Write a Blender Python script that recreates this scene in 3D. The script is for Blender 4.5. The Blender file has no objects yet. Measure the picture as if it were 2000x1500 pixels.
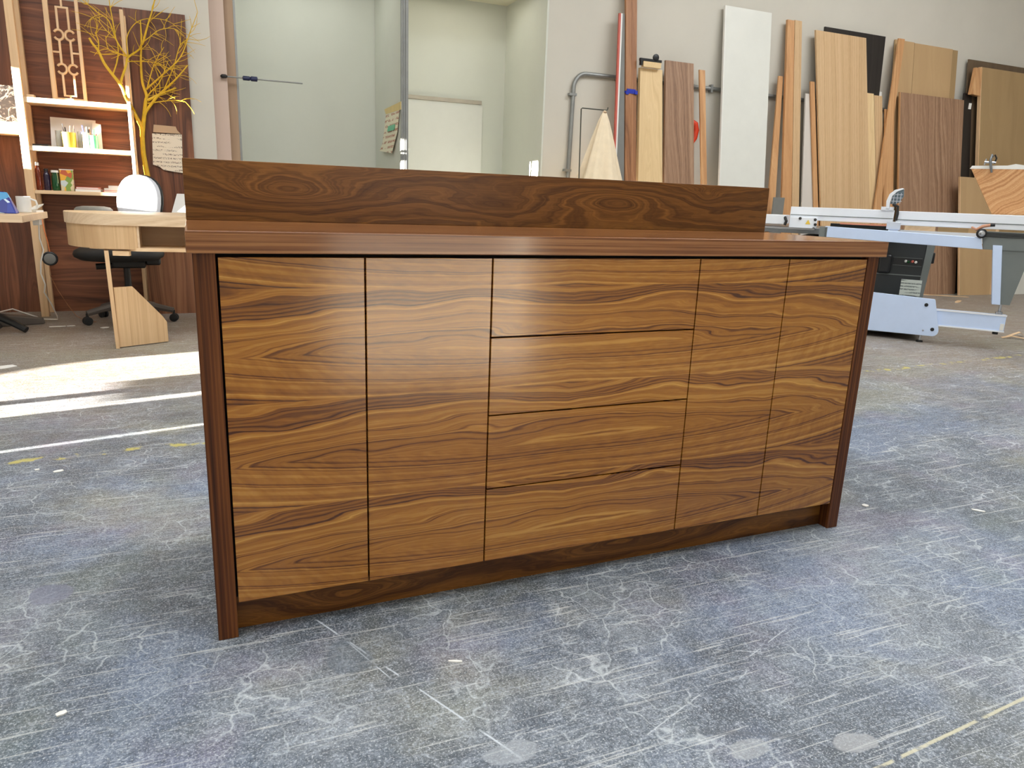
import bpy, bmesh, math, random
from mathutils import Vector, Matrix

random.seed(7)
SC = bpy.context.scene
COL = SC.collection

# ------------------------------------------------------------------ camera
cam_d = bpy.data.cameras.new('camera')
cam = bpy.data.objects.new('camera', cam_d)
COL.objects.link(cam)
CAM = Vector((0.008, -1.5951, 0.9967))
YAW, PITCH, ROLL, FPX = 0.4099, -0.248, 0.0379, 1428.0
fwd = Vector((math.sin(YAW) * math.cos(PITCH), math.cos(YAW) * math.cos(PITCH), math.sin(PITCH)))
r0 = Vector((math.cos(YAW), -math.sin(YAW), 0))
u0 = r0.cross(fwd)
rr = math.cos(ROLL) * r0 + math.sin(ROLL) * u0
uu = -math.sin(ROLL) * r0 + math.cos(ROLL) * u0
cam.matrix_world = Matrix(((rr.x, uu.x, -fwd.x, CAM.x), (rr.y, uu.y, -fwd.y, CAM.y),
                           (rr.z, uu.z, -fwd.z, CAM.z), (0, 0, 0, 1)))
cam_d.sensor_fit = 'HORIZONTAL'
cam_d.sensor_width = 36.0
cam_d.lens = FPX * 36.0 / 2000.0
cam_d.clip_start = 0.02
SC.camera = cam

# ------------------------------------------------------------------ sky, sun, exposure
world = bpy.data.worlds.new('sky')
SC.world = world
world.use_nodes = True
bgn = world.node_tree.nodes['Background']
bgn.inputs[0].default_value = (0.80, 0.90, 1.0, 1)
bgn.inputs[1].default_value = 1.1

SUN_AZ = math.atan(0.218)
SUN_TAN = 0.088
sun_d = bpy.data.lights.new('sun', 'SUN')
sun = bpy.data.objects.new('sun', sun_d)
COL.objects.link(sun)
sdir = Vector((math.cos(SUN_AZ), math.sin(SUN_AZ), -SUN_TAN)).normalized()
sun.rotation_euler = sdir.to_track_quat('-Z', 'Y').to_euler()
sun.location = (-8, 0, 6)
sun_d.energy = 175.0
sun_d.angle = math.radians(0.35)
sun_d.color = (1.0, 0.93, 0.82)


def area(name, loc, sx, sy, power, color, target):
    d = bpy.data.lights.new(name, 'AREA')
    d.shape = 'RECTANGLE'
    d.size, d.size_y = sx, sy
    d.energy = power
    d.color = color
    o = bpy.data.objects.new(name, d)
    COL.objects.link(o)
    o.location = loc
    o.rotation_euler = (Vector(target) - Vector(loc)).to_track_quat('-Z', 'Y').to_euler()
    return o


# overhead fill lamps, added to light the floor and upward faces
area('overhead_fill', (-0.7, -0.2, 5.40), 5.0, 2.8, 295, (0.94, 0.97, 1.0), (-0.7, -0.2, 0))
area('overhead_fill', (6.4, 1.2, 5.40), 5.0, 2.6, 320, (0.96, 0.98, 1.0), (6.4, 1.2, 0))
# ceiling lamps of the two bays
area('bay_lamp', (1.1, 5.95, 2.98), 1.0, 0.6, 3.4, (0.97, 1.0, 0.96), (1.1, 5.95, 0))
area('bay_lamp', (2.6, 5.95, 2.98), 1.0, 0.6, 3.0, (1.0, 0.95, 0.84), (2.6, 5.95, 0))

SC.view_settings.view_transform = 'Standard'
SC.view_settings.look = 'None'
SC.view_settings.gamma = 1.0
SC.view_settings.exposure = 0.0
SC.view_settings.use_curve_mapping = False


# ------------------------------------------------------------------ helpers: materials
def lin(c):
    return tuple((v / 12.92 if v <= 0.04045 else ((v + 0.055) / 1.055) ** 2.4) for v in [x / 255.0 for x in c]) + (1.0,)


class NT:
    def __init__(s, name):
        s.mat = bpy.data.materials.new(name)
        s.mat.use_nodes = True
        s.t = s.mat.node_tree
        s.bsdf = s.t.nodes['Principled BSDF']
        s.tc = s.t.nodes.new('ShaderNodeTexCoord')
        s.obj = s.tc.outputs['Object']

    def put(s, sock, v):
        if isinstance(v, bpy.types.NodeSocket):
            s.t.links.new(v, sock)
        else:
            sock.default_value = v

    def m(s, op, a, b=0.0, c=0.0, clamp=False):
        n = s.t.nodes.new('ShaderNodeMath')
        n.operation = op
        n.use_clamp = clamp
        for i, v in enumerate((a, b, c)):
            s.put(n.inputs[i], v)
        return n.outputs[0]

    def sep(s, v):
        n = s.t.nodes.new('ShaderNodeSeparateXYZ')
        s.put(n.inputs[0], v)
        return n.outputs

    def com(s, x, y, z):
        n = s.t.nodes.new('ShaderNodeCombineXYZ')
        for i, v in enumerate((x, y, z)):
            s.put(n.inputs[i], v)
        return n.outputs[0]

    def map(s, v, scale=(1, 1, 1), rot=(0, 0, 0), loc=(0, 0, 0)):
        n = s.t.nodes.new('ShaderNodeMapping')
        s.put(n.inputs[0], v)
        n.inputs[1].default_value = loc
        n.inputs[2].default_value = rot
        n.inputs[3].default_value = scale
        return n.outputs[0]

    def noise(s, v, scale=1.0, detail=3.0, rough=0.5, dist=0.0):
        n = s.t.nodes.new('ShaderNodeTexNoise')
        s.put(n.inputs['Vector'], v)
        n.inputs['Scale'].default_value = scale
        n.inputs['Detail'].default_value = detail
        n.inputs['Roughness'].default_value = rough
        n.inputs['Distortion'].default_value = dist
        return n.outputs[0]

    def voro(s, v, scale=1.0, feature='F1'):
        n = s.t.nodes.new('ShaderNodeTexVoronoi')
        n.feature = feature
        s.put(n.inputs['Vector'], v)
        n.inputs['Scale'].default_value = scale
        return n.outputs['Distance']

    def step(s, v, a, b, smooth=True):
        n = s.t.nodes.new('ShaderNodeMapRange')
        n.interpolation_type = 'SMOOTHSTEP' if smooth else 'LINEAR'
        s.put(n.inputs[0], v)
        n.inputs[1].default_value = a
        n.inputs[2].default_value = b
        return n.outputs[0]

    def ramp(s, v, stops):
        n = s.t.nodes.new('ShaderNodeValToRGB')
        s.put(n.inputs[0], v)
        cr = n.color_ramp
        while len(cr.elements) < len(stops):
            cr.elements.new(0.5)
        for e, (p, c) in zip(cr.elements, stops):
            e.position = p
            e.color = c
        return n.outputs[0]

    def mix(s, f, a, b, mode='MIX'):
        n = s.t.nodes.new('ShaderNodeMix')
        n.data_type = 'RGBA'
        n.blend_type = mode
        s.put(n.inputs[0], f)
        s.put(n.inputs[6], a)
        s.put(n.inputs[7], b)
        return n.outputs[2]

    def rnd(s):
        n = s.t.nodes.new('ShaderNodeObjectInfo')
        return n.outputs['Random']

    def bump(s, h, strength=0.2, dist=0.01):
        n = s.t.nodes.new('ShaderNodeBump')
        n.inputs['Strength'].default_value = strength
        n.inputs['Distance'].default_value = dist
        s.put(n.inputs['Height'], h)
        s.t.links.new(n.outputs[0], s.bsdf.inputs['Normal'])

    def out(s, color, rough=0.5, metal=0.0, spec=0.5):
        s.put(s.bsdf.inputs['Base Color'], color)
        s.put(s.bsdf.inputs['Roughness'], rough)
        s.put(s.bsdf.inputs['Metallic'], metal)
        s.put(s.bsdf.inputs['Specular IOR Level'], spec)
        return s.mat


def plain(name, rgb, rough=0.5, metal=0.0, var=0.06, scale=6.0, spec=0.5):
    k = NT(name)
    c = lin(rgb)
    n = k.noise(k.obj, scale, 4, 0.6)
    lo = tuple(v * (1 - var) for v in c[:3]) + (1,)
    hi = tuple(min(1, v * (1 + var)) for v in c[:3]) + (1,)
    return k.out(k.ramp(n, [(0.3, lo), (0.7, hi)]), rough, metal, spec)


def wood(name, dark, mid, light, along='Z', freq=9.0, wob=0.6, rough=0.45, contrast=1.0, pore=0.25, stretch=0.12, spec=0.5):
    """straight or slightly flamed grain running along one axis"""
    k = NT(name)
    x, y, z = k.sep(k.obj)
    r = k.m('MULTIPLY', k.rnd(), 7.0)
    if along == 'X':
        a, b, c = x, z, y
    elif along == 'Y':
        a, b, c = y, x, z
    else:
        a, b, c = z, x, y
    v = k.com(k.m('MULTIPLY', a, stretch), k.m('ADD', b, r), c)
    low = k.noise(v, 5.0, 2, 0.5)
    f = k.m('ADD', k.m('MULTIPLY', k.m('ADD', b, c), freq), k.m('MULTIPLY', low, wob * 6))
    rings = k.noise(k.com(f, r, 0.0), 2.2, 3, 0.6)
    fine = k.noise(k.com(k.m('MULTIPLY', a, 3.0), k.m('MULTIPLY', b, 120.0), k.m('MULTIPLY', c, 120.0)), 1.0, 3, 0.6)
    g = k.m('ADD', k.m('MULTIPLY', k.m('SUBTRACT', rings, 0.5), contrast), 0.5)
    g = k.m('ADD', g, k.m('MULTIPLY', k.m('SUBTRACT', fine, 0.5), pore))
    return k.out(k.ramp(g, [(0.28, lin(dark)), (0.5, lin(mid)), (0.74, lin(light))]), rough, 0.0, spec)


# ------------------------------------------------------------------ helpers: meshes
class MB:
    def __init__(s):
        s.v, s.f = [], []

    def add(s, vs, fs):
        o = len(s.v)
        s.v += [Vector(p) for p in vs]
        s.f += [tuple(i + o for i in f) for f in fs]
        return s

    def hexa(s, c):
        return s.add(c, [(0, 3, 2, 1), (4, 5, 6, 7), (0, 1, 5, 4), (1, 2, 6, 5), (2, 3, 7, 6), (3, 0, 4, 7)])

    def box(s, x0, x1, y0, y1, z0, z1):
        return s.hexa([(x0, y0, z0), (x1, y0, z0), (x1, y1, z0), (x0, y1, z0),
                       (x0, y0, z1), (x1, y0, z1), (x1, y1, z1), (x0, y1, z1)])

    def prism(s, poly, off):
        n = len(poly)
        off = Vector(off)
        vs = [Vector(p) for p in poly] + [Vector(p) + off for p in poly]
        fs = [tuple(range(n)), tuple(reversed(range(n, 2 * n)))]
        fs += [(i, i + n, (i + 1) % n + n, (i + 1) % n) for i in range(n)]
        return s.add(vs, fs)

    def tube(s, pts, rad, seg=10, cap=True):
        pts = [Vector(p) for p in pts]
        n = len(pts)
        if not isinstance(rad, (list, tuple)):
            rad = [rad] * n
        up = None
        vs = []
        for i, p in enumerate(pts):
            d = (pts[min(i + 1, n - 1)] - pts[max(i - 1, 0)]).normalized()
            if up is None:
                up = d.orthogonal().normalized()
            up = (up - d * up.dot(d))
            if up.length < 1e-6:
                up = d.orthogonal()
            up.normalize()
            w = d.cross(up)
            for k in range(seg):
                t = 2 * math.pi * k / seg
                vs.append(p + (up * math.cos(t) + w * math.sin(t)) * rad[i])
        fs = []
        for i in range(n - 1):
            for k in range(seg):
                k2 = (k + 1) % seg
                fs.append((i * seg + k, i * seg + k2, (i + 1) * seg + k2, (i + 1) * seg + k))
        if cap:
            fs.append(tuple(reversed(range(seg))))
            fs.append(tuple((n - 1) * seg + k for k in range(seg)))
        return s.add(vs, fs)

    def lathe(s, c, prof, seg=20, axis=(0, 0, 1)):
        """prof: list of (radius, distance along axis)"""
        c = Vector(c)
        ax = Vector(axis).normalized()
        return s.tube([c + ax * h for r, h in prof], [max(r, 0.0004) for r, h in prof], seg) if False else s._lathe(c, ax, prof, seg)

    def _lathe(s, c, ax, prof, seg):
        u = ax.orthogonal().normalized()
        w = ax.cross(u)
        vs = []
        for r, h in prof:
            r = max(r, 0.0004)
            for k in range(seg):
                t = 2 * math.pi * k / seg
                vs.append(c + ax * h + (u * math.cos(t) + w * math.sin(t)) * r)
        fs = []
        n = len(prof)
        for i in range(n - 1):
            for k in range(seg):
                k2 = (k + 1) % seg
                fs.append((i * seg + k, i * seg + k2, (i + 1) * seg + k2, (i + 1) * seg + k))
        fs.append(tuple(reversed(range(seg))))
        fs.append(tuple((n - 1) * seg + k for k in range(seg)))
        return s.add(vs, fs)


ORG = {}


def setp(o, label=None, cat=None, group=None, kind=None):
    if label:
        o['label'] = label
    if cat:
        o['category'] = cat
    if group:
        o['group'] = group
    if kind:
        o['kind'] = kind
    return o


def thing(name, loc, label, cat, group=None):
    o = bpy.data.objects.new(name, None)
    o.empty_display_size = 0.1
    COL.objects.link(o)
    o.location = loc
    ORG[o.name] = Vector(loc)
    return setp(o, label, cat, group)


def obj(name, mb, mat, parent=None, label=None, cat=None, group=None, kind=None, bevel=0.0, seg=2, sharp=0.6, origin=None):
    if parent is not None:
        org = ORG[parent.name]
    elif origin is not None:
        org = Vector(origin)
    else:
        xs, ys, zs = zip(*[(v.x, v.y, v.z) for v in mb.v])
        org = Vector(((min(xs) + max(xs)) / 2, (min(ys) + max(ys)) / 2, min(zs)))
    me = bpy.data.meshes.new(name)
    me.from_pydata([tuple(v - org) for v in mb.v], [], mb.f)
    bm = bmesh.new()
    bm.from_mesh(me)
    bmesh.ops.recalc_face_normals(bm, faces=bm.faces)
    bm.to_mesh(me)
    bm.free()
    me.materials.append(mat)
    me.polygons.foreach_set('use_smooth', [True] * len(me.polygons))
    me.set_sharp_from_angle(angle=sharp)
    o = bpy.data.objects.new(name, me)
    COL.objects.link(o)
    if parent is not None:
        o.parent = parent
    else:
        o.location = org
    ORG[o.name] = org
    if bevel:
        md = o.modifiers.new('bevel', 'BEVEL')
        md.width = bevel
        md.segments = seg
        md.limit_method = 'ANGLE'
    return setp(o, label, cat, group, kind)


def box(*a):
    return MB().box(*a)


# ------------------------------------------------------------------ materials of the setting
def mat_wall(name, rgb, rough=0.75):
    k = NT(name)
    c = lin(rgb)
    n = k.noise(k.obj, 1.3, 5, 0.6)
    n2 = k.noise(k.obj, 60, 2, 0.5)
    lo = tuple(v * 0.93 for v in c[:3]) + (1,)
    col = k.ramp(n, [(0.3, lo), (0.7, c)])
    k.bump(n2, 0.06, 0.002)
    return k.out(col, rough)


def mat_floor():
    k = NT('stained_concrete')
    P = k.obj
    x, y, z = k.sep(P)
    big = k.noise(P, 0.9, 4, 0.6, 0.4)
    med = k.noise(P, 3.1, 5, 0.65, 0.6)
    fine = k.noise(P, 22.0, 6, 0.75, 0.4)
    grit = k.noise(P, 95.0, 4, 0.75)
    tint = k.noise(k.map(P, loc=(7, 3, 0)), 1.7, 3, 0.6)
    speck = k.noise(P, 230.0, 3, 0.8)
    base = k.ramp(k.m('ADD', k.m('MULTIPLY', big, 0.5), k.m('MULTIPLY', med, 0.5)),
                  [(0.40, lin((58, 67, 76))), (0.5, lin((84, 94, 105))), (0.60, lin((124, 132, 140)))])
    base = k.mix(k.m('MULTIPLY', k.step(tint, 0.46, 0.68), 0.8), base, lin((104, 120, 146)))
    base = k.mix(k.m('MULTIPLY', k.step(k.noise(k.map(P, loc=(2, 9, 0)), 2.3, 3, 0.6), 0.5, 0.7), 0.55), base, lin((122, 114, 136)))
    base = k.mix(k.m('MULTIPLY', k.step(k.noise(k.map(P, loc=(8, 5, 0)), 2.0, 3, 0.6), 0.54, 0.7), 0.4), base, lin((112, 126, 118)))
    # trodden-in saw dust towards the back wall and the machine
    dn = k.m('ADD', k.m('ADD', y, k.m('MULTIPLY', x, 0.16)), k.m('MULTIPLY', k.m('SUBTRACT', k.noise(P, 1.4, 4, 0.6), 0.5), 2.6))
    dust = k.step(dn, 1.0, 3.3)
    base = k.mix(k.m('MULTIPLY', dust, 0.75), base, lin((146, 122, 86)))
    patch = k.step(k.noise(k.map(P, loc=(4.4, 1.7, 0)), 1.1, 4, 0.65), 0.50, 0.66)
    base = k.mix(k.m('MULTIPLY', patch, 0.5), base, lin((146, 142, 114)))
    # fine pale abrasion and pits
    ab = k.step(k.m('ADD', k.m('MULTIPLY', grit, 0.6), k.m('MULTIPLY', fine, 0.4)), 0.47, 0.66)
    base = k.mix(k.m('MULTIPLY', ab, 0.64), base, lin((172, 181, 193)))
    pit = k.step(k.m('ADD', k.m('MULTIPLY', grit, 0.65), k.m('MULTIPLY', fine, 0.35)), 0.51, 0.38)
    base = k.mix(k.m('MULTIPLY', pit, 0.7), base, lin((66, 74, 84)))
    base = k.mix(k.m('MULTIPLY', k.step(speck, 0.52, 0.68), 0.75), base, lin((214, 218, 222)))
    base = k.mix(k.m('MULTIPLY', k.step(speck, 0.46, 0.32), 0.6), base, lin((64, 68, 76)))
    # scuffs: thin stretched streaks in several directions
    for i, (ang, sc, th, amt) in enumerate([(0.25, 1.6, 0.62, 0.5), (-0.9, 1.8, 0.63, 0.5), (1.15, 1.6, 0.64, 0.5), (2.2, 1.4, 0.64, 0.5), (0.02, 0.8, 0.67, 0.5), (-0.3, 2.2, 0.62, 0.5)]):
        v = k.map(P, scale=(1.6 * sc, 55 * sc, 1), rot=(0, 0, ang), loc=(i * 3.3, i * 1.7, 0))
        st = k.step(k.noise(v, 1.0, 3, 0.6, 0.25), th, th + 0.07)
        base = k.mix(k.m('MULTIPLY', st, amt), base, lin((206, 208, 206)))
    # crazing lines
    wv = k.t.nodes.new('ShaderNodeVectorMath')
    wv.operation = 'ADD'
    k.put(wv.inputs[0], P)
    nn = k.t.nodes.new('ShaderNodeTexNoise')
    nn.inputs['Scale'].default_value = 9.0
    k.put(nn.inputs['Vector'], P)
    sc = k.t.nodes.new('ShaderNodeVectorMath')
    sc.operation = 'SCALE'
    k.put(sc.inputs[0], nn.outputs[1])
    sc.inputs[3].default_value = 0.12
    k.put(wv.inputs[1], sc.outputs[0])
    ed = k.voro(wv.outputs[0], 11.0, 'DISTANCE_TO_EDGE')
    cr = k.m('MULTIPLY', k.step(ed, 0.035, 0.0), k.step(med, 0.47, 0.6))
    base = k.mix(k.m('MULTIPLY', cr, 0.5), base, lin((205, 212, 216)))

    breakup = k.noise(P, 13.0, 3, 0.6)

    def line(p, q, w, col, amt, brk=0.42):
        nonlocal base
        p, q = Vector(p), Vector(q)
        d = (q - p)
        ln = d.length
        d /= ln
        dx, dy = k.m('SUBTRACT', x, p.x), k.m('SUBTRACT', y, p.y)
        al = k.m('ADD', k.m('MULTIPLY', dx, d.x), k.m('MULTIPLY', dy, d.y))
        ac = k.m('ABSOLUTE', k.m('ADD', k.m('ADD', k.m('MULTIPLY', dx, -d.y), k.m('MULTIPLY', dy, d.x)),
                                 k.m('MULTIPLY', k.m('SUBTRACT', fine, 0.5), w * 1.2)))
        msk = k.m('MULTIPLY', k.step(ac, w, w * 0.4), k.m('MULTIPLY', k.step(al, -0.02, 0.02), k.step(al, ln + 0.02, ln - 0.02)))
        msk = k.m('MULTIPLY', msk, k.step(breakup, brk, brk + 0.1))
        base = k.mix(k.m('MULTIPLY', msk, amt), base, lin(col))
    line((0.215, 0.02), (0.50, -0.57), 0.003, (204, 212, 220), 0.75, 0.42)
    line((0.27, -0.10), (0.33, -0.26), 0.002, (204, 212, 220), 0.7, 0.36)
    line((1.05, -0.83), (1.60, -0.79), 0.005, (200, 194, 164), 0.8, 0.36)
    line((0.70, -0.62), (1.30, -0.40), 0.002, (200, 206, 212), 0.6, 0.44)
    line((0.95, -0.02), (2.4, -0.62), 0.0025, (196, 202, 204), 0.6, 0.46)
    line((1.02, -0.40), (1.5, -0.62), 0.002, (200, 206, 212), 0.6, 0.44)
    line((0.84, -0.62), (1.05, -0.72), 0.010, (84, 90, 98), 0.45, 0.4)
    # worn yellow safety stripe
    line((-3.5, 1.22), (9.5, 2.10), 0.035, (196, 184, 92), 0.75, 0.50)

    def blot(c, rx, ry, col, amt):
        nonlocal base
        dx = k.m('DIVIDE', k.m('SUBTRACT', x, c[0]), rx)
        dy = k.m('DIVIDE', k.m('SUBTRACT', y, c[1]), ry)
        d = k.m('SQRT', k.m('ADD', k.m('MULTIPLY', dx, dx), k.m('MULTIPLY', dy, dy)))
        d = k.m('ADD', d, k.m('MULTIPLY', k.m('SUBTRACT', breakup, 0.5), 1.1))
        base = k.mix(k.m('MULTIPLY', k.step(d, 1.05, 0.9), amt), base, lin(col))
    blot((1.124, -0.761), 0.045, 0.028, (164, 166, 168), 0.6)
    blot((0.49, -0.55), 0.05, 0.03, (160, 166, 172), 0.55)
    blot((-0.378, 0.348), 0.05, 0.05, (118, 122, 142), 0.6)
    blot((0.26, -0.16), 0.05, 0.06, (84, 96, 110), 0.4)
    blot((0.92, -0.70), 0.04, 0.025, (164, 168, 170), 0.5)
    k.bump(k.m('ADD', k.m('MULTIPLY', fine, 0.7), k.m('MULTIPLY', grit, 0.3)), 0.18, 0.004)
    ro = k.m('ADD', 0.34, k.m('MULTIPLY', fine, 0.3))
    return k.out(base, ro, 0.0, 0.45)


M_FLOOR = mat_floor()
M_WALL = mat_wall('white_painted_wall', (207, 202, 190))
M_BAYW = mat_wall('cream_painted_wall', (214, 216, 205))
M_CEIL = mat_wall('ceiling_paint', (214, 212, 204))
M_BAYC = mat_wall('bay_ceiling_paint', (238, 232, 208))
M_JAMB = wood('painted_jamb', (196, 170, 156), (208, 184, 170), (216, 194, 182), 'Z', 4, 0.3, 0.5, 0.4, 0.1)
M_JAMB2 = wood('shaded_jamb', (150, 122, 96), (164, 136, 110), (178, 150, 122), 'Z', 6, 0.4, 0.5, 0.7, 0.15)  # tan stop board, its set-back shade put into the colour
M_STEEL = plain('galvanised_steel', (150, 152, 150), 0.42, 0.6, 0.1, 9)
M_BLACK = plain('black_plastic', (22, 22, 24), 0.45)
M_DARKGAP = plain('unlit_carcass', (14, 10, 8), 0.9)

# ------------------------------------------------------------------ the setting
WY = 5.40          # front of the back wall
obj('floor', box(-4.2, 13.2, -2.4, 7.0, -0.10, 0.0), M_FLOOR, kind='structure', origin=(0, 0, 0))
obj('ground', box(-14, 22, -18, -2.4, -0.10, -0.002), mat_wall('outdoor_concrete', (214, 210, 200)), kind='structure')
rw = MB()
rw.box(-4.2, 0.66, -2.4, -2.34, 0, 5.45)
rw.box(1.75, 13.2, -2.4, -2.34, 0, 5.45)
rw.box(0.66, 1.75, -2.4, -2.34, 2.2, 5.45)
obj('ceiling', box(-4.2, 13.2, -2.4, 7.0, 5.45, 5.6), M_CEIL, kind='structure')
obj('wall_front', rw, M_WALL, kind='structure')
w = MB()
w.box(-4.0, 0.217, 5.13, 5.60, 0, 5.45)
obj('wall_back', w, M_WALL, kind='structure')
obj('wall_back_main', box(3.283, 13.0, WY, 5.60, 0, 5.45), M_WALL, kind='structure')
obj('wall_back_header', box(0.217, 3.283, WY, 5.60, 3.9, 5.45), M_WALL, kind='structure')
# two bays behind the openings
obj('wall_bay_back_left', box(0.30, 1.866, 6.50, 6.60, 0, 3.9), M_BAYW, kind='structure')
obj('wall_bay_back_right', box(1.866, 3.40, 6.47, 6.60, 0, 3.9), M_BAYW, kind='structure')
obj('wall_bay_left', box(0.30, 0.40, 5.60, 6.50, 0, 3.9), M_BAYW, kind='structure')
obj('wall_bay_partition', box(1.838, 1.892, 5.43, 6.49, 0, 3.9), M_BAYW, kind='structure')
obj('wall_bay_right', box(3.283, 3.40, 5.60, 6.49, 0, 3.9), M_BAYW, kind='structure')
obj('ceiling_bay', box(1.88, 3.40, 5.60, 6.52, 3.02, 3.12), M_BAYC, kind='structure')
obj('ceiling_bay_left', box(0.30, 1.85, 5.60, 6.52, 3.30, 3.40), M_BAYC, kind='structure')
obj('trim_1', box(0.219, 0.338, 5.33, 5.60, 0, 3.9), M_JAMB, kind='structure', bevel=0.004)
obj('trim_2', box(0.338, 0.412, 5.38, 5.60, 0, 3.9), M_JAMB2, kind='structure', bevel=0.003)
obj('trim_3', box(0.412, 0.430, 5.395, 5.58, 0, 3.9), M_STEEL, kind='structure')
pm = MB()
pm.box(1.832, 1.898, 5.40, 5.43, 0, 3.9)
pm.box(1.850, 1.862, 5.392, 5.40, 0, 3.9)
pm.box(1.870, 1.880, 5.392, 5.40, 0, 3.9)
obj('trim_4', pm, M_STEEL, kind='structure')
obj('trim_5', box(3.262, 3.283, 5.385, 5.60, 0, 3.9), M_BAYW, kind='structure', bevel=0.003)
obj('wall_right', box(13.0, 13.2, -2.34, 5.6, 0, 5.45), M_WALL, kind='structure')
# left wall: openings outside the frame, cut to shape the sun patches
lw = MB()
X0, X1 = -4.04, -4.0
lw.box(X0, X1, -2.34, 0.812, 0, 5.45)
lw.box(X0, X1, 0.848, 1.330, 0, 5.45)
lw.box(X0, X1, 0.812, 0.848, 0.50, 5.45)
lw.box(X0, X1, 1.330, 2.41, 0.50, 5.45)
lw.box(X0, X1, 2.41, 3.40, 0, 5.45)
lw.box(X0, X1, 3.40, 4.09, 0, 1.16)
lw.box(X0, X1, 4.09, 4.25, 0, 1.345)
lw.box(X0, X1, 3.40, 3.86, 1.70, 5.45)
lw.box(X0, X1, 3.86, 4.25, 2.02, 5.45)
lw.box(X0, X1, 4.25, 5.60, 0, 5.45)
obj('wall_left', lw, M_WALL, kind='structure')
dl = MB()
dl.box(-4.03, -4.01, 1.547, 1.632, 0, 0.50)
dl.box(-4.03, -4.01, 1.41, 1.80, 0.325, 0.50)
dl.prism([(-4.03, 2.41, 0.0), (-4.03, 2.41, 0.312), (-4.03, 2.34, 0.292), (-4.03, 2.22, 0.27), (-4.03, 2.10, 0.0)], (0.02, 0, 0))
obj('sun_blocker', dl, M_STEEL, kind='structure')  # unseen blockers added to trim the outline of the floor sun patch

# ------------------------------------------------------------------ walnut credenza
WALNUT_D, WALNUT_M, WALNUT_L = (84, 50, 26), (136, 92, 54), (170, 126, 80)


def mat_veneer():
    """sequence matched walnut leaves, 0.247 m high, grain running along x, cathedrals closing at both ends"""
    k = NT('walnut_cathedral_veneer')
    x, y, z = k.sep(k.obj)
    u = k.m('DIVIDE', k.m('SUBTRACT', z, 0.056), 0.247)
    leaf = k.m('FLOOR', u)
    fr = k.m('SUBTRACT', u, leaf)
    c = k.m('MULTIPLY', k.m('SUBTRACT', fr, 0.42), 1.9)
    lo = k.noise(k.com(k.m('MULTIPLY', x, 1.1), k.m('MULTIPLY', c, 0.7), k.m('MULTIPLY', leaf, 0.12)), 2.2, 2, 0.5)
    mid = k.noise(k.com(k.m('MULTIPLY', x, 5.0), k.m('MULTIPLY', c, 3.0), k.m('MULTIPLY', leaf, 0.3)), 1.5, 3, 0.6)
    xs = k.m('DIVIDE', k.m('SUBTRACT', x, 0.86), 0.70)
    xa = k.m('ABSOLUTE', xs)
    ca = k.m('ABSOLUTE', k.m('ADD', c, k.m('MULTIPLY', k.m('SUBTRACT', lo, 0.5), 0.35)))
    # rings pinch into points at both ends of every leaf and run flat at its edges
    f = k.m('ADD', k.m('MULTIPLY', ca, k.m('SUBTRACT', 1.35, k.m('MULTIPLY', xa, 0.45))), k.m('MULTIPLY', k.m('MULTIPLY', xa, xa), 0.36))
    f = k.m('ADD', f, k.m('MULTIPLY', k.m('SUBTRACT', lo, 0.5), 0.34))
    f = k.m('ADD', f, k.m('MULTIPLY', k.m('SUBTRACT', mid, 0.5), 0.05))
    wide = k.noise(k.com(f, 0.3, 0.0), 4.2, 1, 0.5)
    ring = k.noise(k.com(f, 4.3, 0.0), 24.0, 3, 0.7)
    lines = k.step(k.noise(k.com(f, 9.1, 0.0), 15.0, 1, 0.5), 0.60, 0.70)
    pales = k.step(k.noise(k.com(f, 2.7, 0.0), 8.0, 1, 0.5), 0.62, 0.72)
    pores = k.noise(k.com(k.m('MULTIPLY', x, 20.0), k.m('ADD', k.m('MULTIPLY', z, 230.0), k.m('MULTIPLY', f, 40.0)), 0.0), 1.0, 2, 0.6)
    g = k.m('ADD', k.m('MULTIPLY', k.m('SUBTRACT', ring, 0.5), 0.75), 0.52)
    g = k.m('ADD', g, k.m('MULTIPLY', k.m('SUBTRACT', wide, 0.5), 0.42))
    g = k.m('ADD', g, k.m('MULTIPLY', k.m('SUBTRACT', pores, 0.5), 0.3))
    g = k.m('SUBTRACT', g, k.m('MULTIPLY', lines, 0.26))
    g = k.m('ADD', g, k.m('MULTIPLY', pales, 0.12))
    for f0, wd, a in ((1.00, 0.030, 0.30), (1.055, 0.016, -0.34), (0.70, 0.012, -0.2), (0.46, 0.012, -0.24), (1.25, 0.012, -0.2)):
        g = k.m('ADD', g, k.m('MULTIPLY', k.step(k.m('ABSOLUTE', k.m('SUBTRACT', f, f0)), wd, wd * 0.3), a))
    tone = k.noise(k.com(k.m('MULTIPLY', x, 0.7), k.m('MULTIPLY', z, 3.0), 2.0), 1.6, 2, 0.5)
    g = k.m('ADD', g, k.m('MULTIPLY', k.m('SUBTRACT', tone, 0.5), 0.3))
    col = k.ramp(g, [(0.12, lin((76, 38, 8))), (0.36, lin((131, 78, 22))), (0.56, lin((169, 111, 38))), (0.86, lin((210, 157, 74)))])
    k.bump(pores, 0.05, 0.001)
    return k.out(col, k.m('ADD', 0.15, k.m('MULTIPLY', pores, 0.07)), 0.0, 0.7)


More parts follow.
